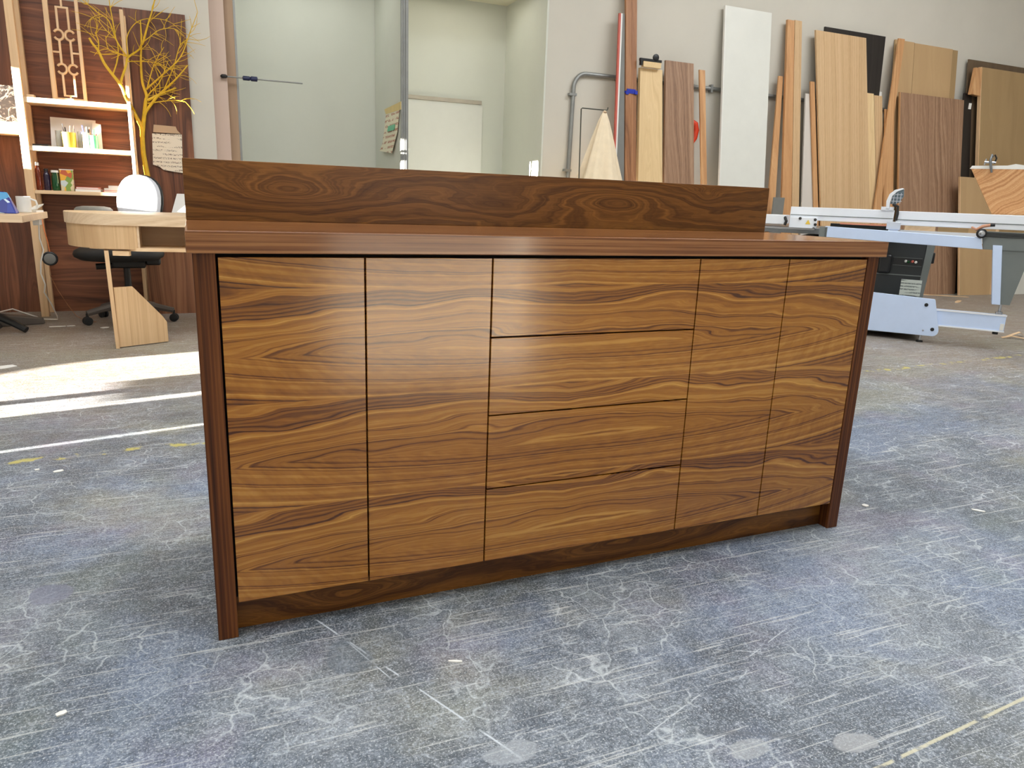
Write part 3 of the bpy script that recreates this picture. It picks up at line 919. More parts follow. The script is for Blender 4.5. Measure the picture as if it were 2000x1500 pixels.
# ------------------------------------------------------------------ left desk and what is on it
dk = thing('standing_desk', (-1.25, 4.0, 0), 'desk with pale wood top and black T-foot frame at the left edge', 'desk')
obj('desk_top', MB().prism([(-2.2, 3.55, 0.755), (-0.915, 3.55, 0.755), (-0.90, 4.30, 0.755), (-2.2, 4.30, 0.755)], (0, 0, 0.042)), M_OAKPX, dk, bevel=0.002)
obj('column', box(-1.33, -1.268, 4.28, 4.36, 0.06, 0.755), M_BLACK, dk, bevel=0.004)
obj('foot', MB().hexa([(-1.36, 3.95, 0), (-1.26, 3.95, 0), (-1.26, 4.75, 0), (-1.36, 4.75, 0), (-1.345, 3.97, 0.035), (-1.275, 3.97, 0.035), (-1.275, 4.73, 0.035), (-1.345, 4.73, 0.035)]), M_BLACK, dk, bevel=0.006)
obj('foot', MB().tube([(-1.32, 4.32, 0.10), (-1.22, 4.22, 0.095), (-1.14, 4.17, 0.06), (-1.075, 4.14, 0.022)], [0.03, 0.028, 0.025, 0.022], 10), M_BLACK, dk)
obj('foot', MB().hexa([(-1.30, 4.40, 0.0), (-1.03, 4.50, 0.0), (-1.03, 4.56, 0.0), (-1.30, 4.48, 0.0), (-1.30, 4.40, 0.09), (-1.04, 4.505, 0.04), (-1.04, 4.555, 0.04), (-1.30, 4.48, 0.09)]), M_PLGREY, dk, bevel=0.006)
obj('cable_bracket', box(-0.975, -0.935, 4.20, 4.29, 0.71, 0.755), M_WHITE, dk, bevel=0.003)
ZD = 0.797
bg = MB()
bg.hexa([(-1.28, 3.80, ZD), (-0.985, 3.80, ZD), (-0.985, 3.90, ZD), (-1.28, 3.90, ZD), (-1.28, 3.87, ZD + 0.135), (-1.035, 3.87, ZD + 0.125), (-1.035, 3.885, ZD + 0.125), (-1.28, 3.885, ZD + 0.135)])
bgt = thing('snack_bag', (-1.15, 3.85, ZD), 'blue printed foil bag slumped on the desk at the left edge', 'bag')
obj('bag_body', bg, M_BAG, bgt, bevel=0.012, seg=3)
obj('bag_seal', MB().prism([(-1.27, 3.872, ZD + 0.12), (-1.05, 3.872, ZD + 0.112), (-1.05, 3.872, ZD + 0.127), (-1.27, 3.872, ZD + 0.137)], (0, 0.012, 0)), plain('blue_foil', (26, 40, 140), 0.3), bgt)
mg = thing('mug', (-0.985, 4.05, ZD), 'white mug behind the blue bag on the desk', 'mug')
obj('mug_body', MB().lathe((-0.985, 4.05, ZD), [(0.036, 0), (0.04, 0.005), (0.041, 0.10), (0.037, 0.10), (0.035, 0.01)], 20), M_WHITE, mg)
obj('handle', MB().tube([(-0.946, 4.05, ZD + 0.085), (-0.918, 4.05, ZD + 0.075), (-0.912, 4.05, ZD + 0.05), (-0.92, 4.05, ZD + 0.025), (-0.948, 4.05, ZD + 0.018)], 0.006, 8), M_WHITE, mg)
obj('crumpled_paper', MB().prism([(-0.99, 4.12, ZD), (-0.93, 4.10, ZD), (-0.905, 4.20, ZD), (-0.96, 4.27, ZD)], (0, 0, 0.012)).prism([(-0.98, 4.14, ZD + 0.012), (-0.93, 4.15, ZD + 0.02), (-0.905, 4.22, ZD + 0.045), (-0.96, 4.25, ZD + 0.03)], (0.004, 0, 0.01)), M_PAPER, label='loose white papers at the back corner of the desk', cat='paper')
# cords
obj('power_cord', MB().tube([(-0.957, 4.30, 0.72), (-0.965, 4.31, 0.62), (-0.95, 4.31, 0.54), (-0.975, 4.32, 0.46), (-0.985, 4.33, 0.38), (-0.97, 4.35, 0.30), (-0.99, 4.4, 0.24), (-0.97, 4.5, 0.14), (-0.96, 4.6, 0.04), (-0.965, 4.64, 0.008), (-1.05, 4.6, 0.02), (-1.2, 4.45, 0.12), (-1.30, 4.40, 0.10)], 0.0045, 8), M_WHITE, label='white cord hanging in waves from the desk to the floor', cat='cord')
hg = thing('hanging_gauge', (-0.975, 4.70, 0.39), 'round grey disc hanging on an orange cord beside the desk', 'disc')
obj('disc', MB().lathe((-0.978, 4.70, 0.448), [(0.03, -0.012), (0.038, -0.01), (0.038, 0.008), (0.03, 0.012)], 24, (0, -1, 0)), M_GREY, hg)
obj('rim', MB().tube([(-0.978 + 0.043 * math.cos(i * math.pi / 12), 4.70, 0.448 + 0.043 * math.sin(i * math.pi / 12)) for i in range(25)], 0.009, 8), M_BLACK, hg)
obj('cord', MB().tube([(-0.975, 4.70, 0.49), (-0.98, 4.70, 0.56), (-0.995, 4.70, 0.66), (-1.0, 4.70, 0.73), (-1.02, 4.71, 0.765), (-1.046, 4.83, 0.77)], 0.004, 6), plain('orange_cord', (206, 120, 70), 0.6), hg)
obj('thin_wire', MB().tube([(-0.985, 4.70, 0.40), (-0.99, 4.70, 0.33), (-0.955, 4.71, 0.22), (-0.90, 4.72, 0.10), (-0.85, 4.70, 0.02), (-0.79, 4.6, 0.004), (-0.70, 4.5, 0.004)], 0.0022, 6), M_BROWN, hg)

# ------------------------------------------------------------------ pale curved table
pt = thing('curved_table', (-0.35, 3.6, 0), 'pale oak table with rounded apron, open cubby and angled leg', 'table')


def arcline(x0, ya0, x1, ya1, n=12):
    """rounded front: from left back to right front"""
    out = []
    for i in range(n + 1):
        t = i / n
        a = t * math.pi / 2
        out.append((x0 + (x1 - x0) * (1 - math.cos(a)), ya0 + (ya1 - ya0) * math.sin(a)))
    return out


front = arcline(-0.745, 3.95, -0.32, 3.47)
top_poly = [(x - 0.008, y - 0.008) for x, y in front] + [(0.02, 3.40), (0.20, 3.39), (0.20, 4.0), (-0.60, 4.05), (-0.745, 4.0)]
obj('table_top', MB().prism([(x, y, 0.752) for x, y in top_poly], (0, 0, 0.068)), M_OAKPX, pt, bevel=0.002)
ap = MB()
n = len(front)
vs = [(x, y, 0.612) for x, y in front] + [(x, y, 0.752) for x, y in front] + [(x + 0.015, y + 0.02, 0.612) for x, y in front] + [(x + 0.015, y + 0.02, 0.752) for x, y in front]
fs_ = []
for i in range(n - 1):
    fs_ += [(i, i + 1, n + i + 1, n + i), (2 * n + i, 3 * n + i, 3 * n + i + 1, 2 * n + i + 1), (i, 2 * n + i, 2 * n + i + 1, i + 1)]
fs_ += [(0, n, 3 * n, 2 * n), (n - 1, 3 * n - 1, 4 * n - 1, 2 * n - 1)]
ap.add(vs, fs_)
obj('apron', ap, M_OAKP, pt)
obj('cubby_floor', MB().prism([(-0.60, 3.68, 0.60), (-0.32, 3.465, 0.60), (0.20, 3.395, 0.60), (0.20, 3.95, 0.60), (-0.60, 3.95, 0.60)], (0, 0, 0.02)), M_PINEX, pt)
obj('cubby_side', box(-0.322, -0.305, 3.475, 3.93, 0.62, 0.752), M_OAKPX, pt)
obj('cubby_side', box(-0.03, -0.012, 3.44, 3.93, 0.62, 0.752), M_OAKPX, pt)
obj('cubby_back', box(-0.32, 0.19, 3.72, 3.735, 0.62, 0.752), M_OAKPX, pt)
obj('cleat', MB().prism([(-0.46, 3.50, 0.572), (-0.37, 3.47, 0.572), (-0.36, 3.51, 0.572), (-0.45, 3.54, 0.572)], (0, 0, 0.028)), M_PINEX, pt)
# leg: upright board edge on, with a brace panel
obj('leg', MB().hexa([(-0.488, 3.47, 0), (-0.466, 3.46, 0), (-0.482, 3.64, 0), (-0.504, 3.65, 0), (-0.505, 3.50, 0.60), (-0.480, 3.49, 0.60), (-0.497, 3.66, 0.60), (-0.522, 3.67, 0.60)]), M_PINE, pt, bevel=0.0015)
br = [(-0.47, 3.485), (-0.195, 3.625)]


def bp_(t, z):
    return (br[0][0] + (br[1][0] - br[0][0]) * t, br[0][1] + (br[1][1] - br[0][1]) * t, z)


obj('brace_panel', MB().prism([bp_(0, 0.006), bp_(1.0, 0.006), bp_(1.0, 0.135), bp_(0.92, 0.175), bp_(0.36, 0.378), bp_(0, 0.378)], (-0.010, 0.02, 0)), M_OAKP, pt)

# ------------------------------------------------------------------ office chair
oc = thing('office_chair', (-0.47, 4.5, 0), 'office chair with pale rounded back and black seat behind the pale table', 'chair')
ccx, ccy = -0.47, 4.52


def pad(c, rx, ry, th, nrm, up, seg=28, ex=2.4):
    """rounded cushion: superellipse slab"""
    c, nrm, up = Vector(c), Vector(nrm).normalized(), Vector(up).normalized()
    rt = up.cross(nrm).normalized()
    up = nrm.cross(rt)
    prof = [(0.0, 0.5), (0.55, 0.48), (0.85, 0.38), (0.97, 0.2), (1.0, 0.0), (0.97, -0.2), (0.85, -0.38), (0.55, -0.48), (0.0, -0.5)]
    vs, fs = [], []
    for s, h in prof:
        for k in range(seg):
            a = 2 * math.pi * k / seg
            ca, sa = math.cos(a), math.sin(a)
            px = math.copysign(abs(ca) ** (2 / ex), ca) * rx * max(s, 0.01)
            py = math.copysign(abs(sa) ** (2 / ex), sa) * ry * max(s, 0.01)
            vs.append(c + rt * px + up * py + nrm * (h * th))
    m = len(prof)
    for i in range(m - 1):
        for k in range(seg):
            k2 = (k + 1) % seg
            fs.append((i * seg + k, i * seg + k2, (i + 1) * seg + k2, (i + 1) * seg + k))
    fs.append(tuple(reversed(range(seg))))
    fs.append(tuple((m - 1) * seg + k for k in range(seg)))
    return MB().add(vs, fs)


obj('seat', pad((-0.51, 4.55, 0.50), 0.30, 0.26, 0.11, (0, 0, 1), (0, 1, 0)), M_RUB, oc, sharp=1.2)
obj('backrest', pad((-0.345, 4.43, 0.88), 0.145, 0.185, 0.055, (-0.15, -1, 0.1), (0.1, 0, 1)), M_FABL, oc, sharp=1.2)
obj('back_shell', pad((-0.335, 4.47, 0.88), 0.150, 0.19, 0.05, (-0.15, -1, 0.1), (0.1, 0, 1)), M_BLACK, oc, sharp=1.2)
obj('back_bracket', MB().tube([(-0.36, 4.50, 0.78), (-0.37, 4.54, 0.60), (-0.40, 4.55, 0.46)], 0.022, 10), M_BLACK, oc)
obj('armrest', pad((-0.645, 4.50, 0.80), 0.125, 0.06, 0.075, (0, 0, 1), (0, 1, 0)), M_FABG, oc, sharp=1.2)
obj('arm_support', MB().tube([(-0.66, 4.52, 0.79), (-0.70, 4.54, 0.65), (-0.66, 4.55, 0.48)], 0.016, 8), M_BLACK, oc)
obj('mechanism', MB().box(-0.58, -0.34, 4.46, 4.64, 0.40, 0.455).box(-0.34, -0.24, 4.48, 4.60, 0.42, 0.47), M_BLACK, oc, bevel=0.012)
obj('lever_knob', MB().tube([(-0.66, 4.44, 0.415), (-0.56, 4.46, 0.42)], 0.022, 10), M_BLACK, oc)
obj('gas_column', MB().lathe((ccx, ccy, 0.09), [(0.034, 0), (0.034, 0.16), (0.024, 0.165), (0.022, 0.33)], 16), M_BLACK, oc)
obj('base_hub', MB().lathe((ccx, ccy, 0.075), [(0.05, 0), (0.055, 0.03), (0.045, 0.09), (0.036, 0.10)], 16), M_PLGREY, oc)
for i in range(5):
    a = math.radians(205 + 72 * i)
    e = Vector((ccx + 0.30 * math.cos(a), ccy + 0.30 * math.sin(a), 0.085))
    leg = obj('base_leg', MB().tube([(ccx, ccy, 0.125), (ccx + 0.15 * math.cos(a), ccy + 0.15 * math.sin(a), 0.118), e], [0.032, 0.027, 0.02], 8), M_PLGREY, oc)
    tx = Vector((-math.sin(a), math.cos(a), 0))
    cs = MB()
    for s in (-1, 1):
        cs.lathe((e.x + tx.x * 0.016 * s, e.y + tx.y * 0.016 * s, 0.03), [(0.02, -0.009), (0.03, -0.006), (0.03, 0.006), (0.02, 0.009)], 14, tx)
    cs.tube([(e.x, e.y, 0.03), (e.x, e.y, 0.085)], 0.009, 8)
    obj('caster', cs, M_RUB, leg)
# ------------------------------------------------------------------ middle: bays
rd = thing('tension_rod', (0.30, 5.30, 1.85), 'thin steel rod with dark blue grip fixed across the left doorway jamb', 'rod')
obj('rod', MB().tube([(0.335, 5.30, 1.888), (0.94, 5.30, 1.888)], 0.006, 8), M_STEEL, rd)
obj('grip', MB().lathe((0.455, 5.30, 1.888), [(0.008, 0), (0.018, 0.005), (0.018, 0.055), (0.012, 0.06), (0.016, 0.065), (0.02, 0.07), (0.02, 0.115), (0.008, 0.12)], 12, (1, 0, 0)), plain('navy_plastic', (36, 42, 76), 0.4), rd)
obj('end_fitting', MB().lathe((0.283, 5.30, 1.888), [(0.004, 0), (0.015, 0.012), (0.015, 0.045), (0.007, 0.055)], 12, (1, 0, 0)), M_BLACK, rd)
obj('wall_bracket', box(0.29, 0.315, 5.30, 5.335, 1.875, 1.90), M_BLACK, rd)

pn = thing('pinned_drawings', (1.83, 5.75, 1.38), 'curling paper drawings taped to the bay partition edge', 'paper')
obj('sheet', MB().prism([(1.832, 5.99, 1.775), (1.828, 5.46, 1.768), (1.822, 5.52, 1.57), (1.81, 5.69, 1.38), (1.80, 6.15, 1.42), (1.82, 6.10, 1.50)], (0.004, 0, 0)), M_NOTEY, pn)
obj('tape_strip', MB().prism([(1.83, 6.06, 1.815), (1.826, 5.40, 1.825), (1.826, 5.40, 1.755), (1.83, 6.0, 1.765)], (0.005, 0, 0)), M_MASK, pn)
obj('colour_swatch', MB().prism([(1.816, 5.85, 1.64), (1.814, 5.58, 1.64), (1.812, 5.60, 1.59), (1.812, 5.87, 1.59)], (0.003, 0, 0)), M_MINT, pn)
wb = thing('leaning_panel', (2.5, 6.44, 0), 'white panel with a grey top rail leaning in the right bay', 'panel')
obj('panel_sheet', box(1.905, 3.02, 6.44, 6.462, 0, 1.985), M_LACQ, wb, bevel=0.002)
obj('top_rail', box(1.905, 3.005, 6.425, 6.466, 1.985, 2.025), plain('grey_beige_rail', (172, 164, 150), 0.5), wb, bevel=0.003)

# ------------------------------------------------------------------ right: conduit, canvas bag
cd = thing('steel_conduit', (3.57, 5.37, 0), 'grey steel conduit rising and bending along the white wall', 'conduit')
pp = [(3.565, 5.375, 0), (3.575, 5.375, 1.2), (3.585, 5.375, 2.09)]
for i in range(1, 9):
    a = i / 8 * math.pi / 2
    pp.append((3.585 + 0.13 * (1 - math.cos(a)), 5.375, 2.09 + 0.145 * math.sin(a)))
pp += [(4.2, 5.375, 2.235), (9.0, 5.375, 2.21)]
obj('pipe', MB().tube(pp, 0.021, 12), M_STEEL, cd)
for x, z in ((3.585, 2.03), (3.57, 1.3)):
    obj('strap', MB().box(x - 0.05, x + 0.03, 5.352, 5.398, z - 0.012, z + 0.012), M_STEEL, cd)
for x in (4.55, 5.25, 6.45):
    obj('strap', MB().box(x - 0.012, x + 0.012, 5.350, 5.398, 2.19, 2.27), M_STEEL, cd)
obj('wire_bracket', MB().tube([(3.475, 4.93, 0.0), (3.468, 4.93, 1.2), (3.450, 4.93, 1.845), (3.462, 4.93, 1.853), (3.71, 4.93, 1.853), (3.735, 4.93, 1.858), (3.738, 4.93, 1.88)], 0.006, 6), plain('dark_wire', (84, 84, 76), 0.5, 0.5), label='thin bent wire stand that carries the canvas bag', cat='stand')
cb = MB()
NS, NR = 48, 12
vs, fs = [], []
for j in range(NR + 1):
    t = j / NR
    z = 1.850 - t * 1.10
    r = 0.012 + 0.30 * (t ** 0.78) if t < 0.75 else 0.012 + 0.30 * (0.75 ** 0.78) * (1 + 0.05 * (t - 0.75) * 4)
    for k in range(NS):
        a = 2 * math.pi * k / NS
        fold = 1 + (0.20 * math.sin(5 * a + 0.7) + 0.16 * math.sin(9 * a + 2.0 * t)) * min(1, 0.25 + t)
        vs.append((3.706 + r * fold * math.cos(a) - 0.01 * t, 4.93 + 0.5 * r * fold * math.sin(a), z))
for j in range(NR):
    for k in range(NS):
        k2 = (k + 1) % NS
        fs.append((j * NS + k, j * NS + k2, (j + 1) * NS + k2, (j + 1) * NS + k))
fs.append(tuple(range(NS)))
fs.append(tuple(reversed([NR * NS + k for k in range(NS)])))
cvs = thing('canvas_bag', (3.70, 4.93, 0.75), 'cream canvas dust bag hanging in a folded cone on the wall', 'bag')
obj('cloth', cb.add(vs, fs), M_CLOTH, cvs, sharp=1.3)
obj('tie', MB().lathe((3.706, 4.93, 1.825), [(0.016, 0), (0.02, 0.008), (0.016, 0.016)], 10), M_KRAFT, cvs)

# ------------------------------------------------------------------ right: boards leaning on the wall
GB = 'boards leaning on the white wall'


def board(name, xt, xb, zt, mat, label, cat='board', y0=5.05, s=0.1, th=0.02, edge=None, group=GB, zb=0.0, topslope=0.0, ew=0.012):
    """xt = (left,right) at the top zt, xb = the same at zb; front face on the plane y = y0 + s z"""
    def P(x, z, d=0.0):
        return (x, y0 + s * z + d, z)
    zl, zr = zt, zt + topslope
    m = MB().hexa([P(xb[0], zb), P(xb[1], zb), P(xb[1], zb, th), P(xb[0], zb, th),
                   P(xt[0], zl), P(xt[1], zr), P(xt[1], zr, th), P(xt[0], zl, th)])
    if edge is None:
        return obj(name, m, mat, label=label, cat=cat, group=group, bevel=0.0015)
    t = thing(name, ((xb[0] + xb[1]) / 2, y0 + th / 2, zb), label, cat, group)
    obj('panel_face', m, mat, t)
    e = ew
    obj('edge_band', MB().hexa([P(xb[0] - e, zb, -0.002), P(xb[0] - 0.0005, zb, -0.002), P(xb[0] - 0.0005, zb, th), P(xb[0] - e, zb, th),
                                P(xt[0] - e, zl, -0.002), P(xt[0] - 0.0005, zl, -0.002), P(xt[0] - 0.0005, zl, th), P(xt[0] - e, zl, th)]), edge, t)
    return t


board('edged_strip', (4.018, 4.036), (3.95, 3.968), 2.81, M_WHITE, 'narrow white strip with a red edge left of the brown post', 'strip', edge=M_RED, y0=5.0, ew=0.02)
board('grey_strip', (4.038, 4.064), (3.975, 4.12), 2.81, M_GREY, 'narrow grey board squeezed between the red edged strip and the brown planks', 'strip', y0=5.005)
board('brown_plank', (4.066, 4.133), (4.125, 4.192), 3.3, M_BROWN, 'left one of two tall brown planks bound with blue tape', 'plank', y0=5.0, th=0.03)
board('brown_plank', (4.136, 4.196), (4.196, 4.262), 3.3, M_BROWN, 'right one of two tall brown planks bound with blue tape', 'plank', y0=5.005, th=0.03)
tp_ = MB()
zz = 2.07
yy = 5.0 + 0.1 * zz
tp_.box(4.082, 4.215, yy - 0.004, yy + 0.036, zz, zz + 0.022).box(4.10, 4.20, yy - 0.006, yy - 0.001, zz + 0.014, zz + 0.042).box(4.088, 4.12, yy - 0.010, yy - 0.001, zz - 0.012, zz + 0.02).box(4.19, 4.222, yy - 0.012, yy - 0.001, zz - 0.004, zz + 0.03)
obj('blue_tape', tp_, M_BLUE, label='blue tape wrapped around the two tall brown planks', cat='tape')
board('maple_sheet', (4.256, 4.52), (4.266, 4.60), 2.33, M_MAPLE, 'pale maple ply board with a black clamp on its top', y0=5.0, th=0.04)
cl = thing('bar_clamp', (4.37, 5.24, 2.33), 'black bar clamp lying across the top of the maple board', 'clamp')
obj('bar', MB().hexa([(4.222, 5.19, 2.386), (4.478, 5.19, 2.386), (4.478, 5.215, 2.386), (4.222, 5.215, 2.386), (4.222, 5.19, 2.412), (4.478, 5.19, 2.412), (4.478, 5.215, 2.412), (4.222, 5.215, 2.412)]), M_BLACK, cl, bevel=0.002)
obj('jaw', MB().box(4.228, 4.252, 5.186, 5.218, 2.345, 2.390), M_BLACK, cl, bevel=0.003)
obj('knob', MB().lathe((4.405, 5.18, 2.43), [(0.02, 0), (0.034, 0.006), (0.034, 0.02), (0.02, 0.03)], 16, (0, 1, 0)), M_BLACK, cl)
obj('wood_pad', MB().box(4.26, 4.47, 5.185, 5.225, 2.332, 2.384), M_MAPLE, cl)
board('walnut_board', (4.56, 4.905), (4.605, 5.02), 2.43, M_WALN_G, 'greyish walnut board between the maple board and the thin stick', y0=5.0, th=0.03)
oh = thing('orange_grip', (4.98, 5.27, 1.55), 'orange-red plastic clamp handle peeking out behind the walnut board', 'clamp handle')
obj('handle_body', MB().tube([(4.935, 5.27, 1.54), (4.965, 5.27, 1.62), (5.015, 5.27, 1.70), (5.03, 5.27, 1.78), (5.01, 5.27, 1.84), (4.965, 5.27, 1.86), (4.92, 5.27, 1.85)], [0.018, 0.026, 0.034, 0.036, 0.036, 0.034, 0.03], 12), M_ORNG, oh)
obj('handle_web', MB().prism([(4.90, 5.262, 1.56), (4.98, 5.262, 1.68), (5.01, 5.262, 1.78), (4.96, 5.262, 1.84), (4.89, 5.262, 1.83)], (0, 0.018, 0)), M_ORNG, oh)
board('thin_stick', (5.003, 5.076), (5.165, 5.24), 2.385, M_ORANGEW, 'thin pale stick standing alone left of the tall white panel', 'stick', y0=5.03)
board('lacquered_sheet', (5.315, 5.93), (5.342, 5.955), 3.055, M_LACQ, 'tall plain white lacquered panel leaning on the wall', 'panel', edge=M_WHITE, y0=5.03, th=0.025)
board('fir_plank', (6.10, 6.16), (5.99, 6.13), 2.43, M_ORANGEW, 'shorter fir plank flaring left below the tall plank pair', 'plank', y0=5.06)
board('tall_plank', (6.148, 6.243), (6.235, 6.40), 3.015, M_ORANGEW, 'left plank of the tall pale pair beside the white panel', 'plank', y0=5.02, th=0.03)
board('tall_plank', (6.246, 6.346), (6.402, 6.51), 3.02, M_OAKP, 'right plank of the tall pale pair beside the white panel', 'plank', y0=5.015, th=0.03)
board('off_white_sheet', (6.50, 6.60), (6.57, 6.95), 2.28, mat_wall('off_white_board', (214, 206, 196)), 'off-white board mostly hidden behind the large pale oak panel', y0=5.06, group=GB)
board('narrow_batten', (6.537, 6.60), (6.83, 6.90), 2.41, M_ORANGEW, 'narrow batten along the left edge of the large pale oak panel', 'batten', y0=5.035, th=0.02)
board('black_sheet', (6.672, 7.614), (6.70, 7.61), 3.0, M_BLKW, 'black stained panel behind the large pale oak panel', 'panel', y0=5.15, s=0.05, th=0.02)
board('oak_sheet', (6.54, 7.306), (6.90, 7.69), 2.95, M_OAKP, 'largest pale oak panel with upright grain, leaning to the left', 'panel', y0=5.0, th=0.025)
board('oak_offcut', (7.30, 7.432), (7.5, 7.66), 2.51, M_OAKP, 'pale offcut just right of the largest oak panel', y0=5.052)
board('white_frame_panel', (7.40, 7.70), (7.68, 7.87), 2.40, M_WHITE, 'white edged panel behind the pale ply strips', 'panel', y0=5.075, th=0.012)
board('ply_strip', (7.37, 7.52), (7.62, 7.84), 2.36, M_MAPLE, 'pale ply strip in front of the white edged panel', 'strip', y0=5.029)
board('ply_strip', (7.53, 7.66), (7.845, 7.96), 2.345, M_OAKP, 'right ply strip with a thin joint in front of the white edged panel', 'strip', y0=5.030)
board('mdf_sheet', (7.86, 8.18), (7.88, 8.24), 3.01, M_MDF, 'left tall tan MDF sheet with a long batten across its edge', 'sheet', y0=5.072, th=0.018)
board('mdf_sheet', (8.19, 8.86), (8.24, 8.90), 3.005, M_MDF, 'middle tall tan MDF sheet behind the brown walnut sheet', 'sheet', y0=5.075, th=0.018)
board('mdf_sheet', (8.865, 8.958), (8.90, 9.0), 3.0, M_MDF2, 'right narrow tan MDF sheet behind the brown walnut sheet', 'sheet', y0=5.078, th=0.018)
board('long_batten', (7.80, 7.90), (7.50, 7.60), 3.0, M_ORANGEW, 'long batten slanting down left across the tan MDF sheets', 'batten', y0=4.975, th=0.02)
board('mdf_strip', (7.70, 7.85), (7.88, 8.06), 2.2, M_ORANGEW, 'upright fir strip left of the brown walnut sheet', 'strip', y0=5.008, th=0.018)
board('walnut_sheet', (7.92, 9.041), (8.07, 9.13), 2.41, M_WALN_G, 'wide brown walnut sheet behind the saw stop', 'sheet', y0=4.95, s=0.12, edge=M_ORANGEW, th=0.02)
board('hardboard_sheet', (9.137, 10.9), (9.25, 11.0), 2.915, M_DKBRN, 'brown hardboard sheet furthest back at the right edge', 'sheet', y0=5.05, th=0.02)
board('dark_strip', (9.07, 9.22), (9.12, 9.45), 2.5, M_BLKW, 'dark strip between the walnut sheet and the tan sheet at right', 'strip', y0=5.03, s=0.1, th=0.015)
board('tan_sheet', (9.257, 11.0), (9.43, 11.1), 2.82, M_MDF2, 'large tan sheet with a pale edge at the right picture edge', 'sheet', y0=4.9, s=0.12, edge=M_PINE, th=0.04)
obj('wood_block', MB().hexa([(9.09, 5.18, 2.48), (9.24, 5.18, 2.47), (9.24, 5.24, 2.47), (9.09, 5.24, 2.48), (9.13, 5.22, 2.80), (9.245, 5.22, 2.80), (9.245, 5.26, 2.80), (9.13, 5.26, 2.80)]), M_ORANGEW, label='short fir block at the top left corner of the tan sheet', cat='wood block')
obj('paper_tag', box(9.055, 9.10, 5.17, 5.175, 2.30, 2.37), M_PAPER, label='small white tag on the dark strip at right', cat='tag')
board('low_sheet', (8.86, 9.62), (9.04, 9.62), 1.47, M_MDF, 'low tan sheet in front of the dark strip at right', 'sheet', y0=4.82, s=0.1, edge=M_PINE, th=0.02)
board('low_batten', (9.63, 9.70), (9.63, 9.70), 1.42, M_PINE, 'pale batten standing at the right end of the low tan sheet', 'batten', y0=4.83, s=0.1, th=0.02)
board('grey_box', (10.0, 11.5), (10.0, 11.5), 0.62, M_LACQ, 'low off-white panel behind the grey saw leg at the right edge', 'panel', y0=4.80, s=0.05, th=0.02)
obj('grey_cover', box(5.97, 6.12, 5.0, 5.02, 0, 1.12), M_GREY, label='small grey sheet corner between the backsplash end and the planks', cat='sheet')

# ------------------------------------------------------------------ sliding table saw
SO = Vector((5.316, 2.44, 0))
SU = Vector((0.616, -0.788, 0))
SV = Vector((0.788, 0.616, 0))


def sp(u, v, z):
    return SO + SU * u + SV * v + Vector((0, 0, z))


def sbox(u0, u1, v0, v1, z0, z1, m=None):
    m = m or MB()
    return m.hexa([sp(u0, v0, z0), sp(u1, v0, z0), sp(u1, v1, z0), sp(u0, v1, z0), sp(u0, v0, z1), sp(u1, v0, z1), sp(u1, v1, z1), sp(u0, v1, z1)])


def sprism(poly, v, dv, m=None):
    m = m or MB()
    return m.prism([sp(u, v, z) for u, z in poly], SV * dv)


def sdisc(u, v, z, prof, m=None, seg=16, ax=None):
    m = m or MB()
    return m.lathe(sp(u, v, z), prof, seg, ax or -SV)


saw = thing('table_saw', SO + SV * 0.4, 'white and grey sliding table saw standing right of the credenza', 'table saw')
# base cabinet
obj('base_cabinet', sbox(-1.05, -0.06, 0.35, 1.15, 0.08, 0.78), M_SAWD, saw, bevel=0.006)
obj('corner_panel', sprism([(-0.058, 0.76), (0.0, 0.76), (-0.03, 0.26), (-0.075, 0.26)], 0.345, 0.80), M_SAWG, saw)
obj('side_handle', sbox(-0.02, 0.012, 0.42, 0.50, 0.60, 0.69), M_BLACK, saw, bevel=0.008)
obj('plinth', sprism([(-1.08, 0.02), (-0.02, 0.05), (0.02, 0.09), (0.02, 0.14), (-1.08, 0.14)], 0.06, 1.05), M_SAWG, saw)
fo = obj('levelling_foot', sdisc(0, 0.02, 0.0, [(0.025, 0), (0.025, 0.012), (0.008, 0.016), (0.008, 0.06)], ax=Vector((0, 0, 1))), M_RUB, saw)
obj('foot_stem', sdisc(0, 0.02, 0.012, [(0.01, 0), (0.01, 0.07)], ax=Vector((0, 0, 1))), M_CHROME, fo)
for u, v in ((-0.95, 0.1), (-0.95, 1.05), (0, 1.05)):
    obj('levelling_foot', sdisc(u, v, 0.0, [(0.025, 0), (0.025, 0.012), (0.008, 0.016), (0.008, 0.06)], ax=Vector((0, 0, 1))), M_RUB, saw)
# control strip
cp = obj('control_panel', sbox(-0.29, -0.075, 0.343, 0.352, 0.575, 0.64), M_BLACK, saw, bevel=0.002)
obj('panel_trim', sbox(-0.29, -0.075, 0.341, 0.3445, 0.574, 0.577, sbox(-0.29, -0.075, 0.341, 0.3445, 0.638, 0.641)), M_SAWG, cp)
for i, (u, mt) in enumerate(((-0.195, M_WHITE), (-0.175, M_GREEN), (-0.145, M_RED), (-0.12, M_WHITE))):
    obj('button', sdisc(u, 0.343, 0.612 - 0.004 * (i % 2), [(0.011, 0), (0.011, 0.008), (0.008, 0.012)]), mt, cp)
obj('cable_gland', sbox(-0.40, -0.30, 0.30, 0.36, 0.50, 0.66), M_BLACK, saw, bevel=0.02)
obj('cabinet_trim', sbox(-1.05, -0.065, 0.343, 0.351, 0.492, 0.500), M_SAWG, saw)
lbm = sbox(-0.205, -0.05, 0.343, 0.350, 0.33, 0.462)
obj('rating_label', lbm, M_LABEL, saw)
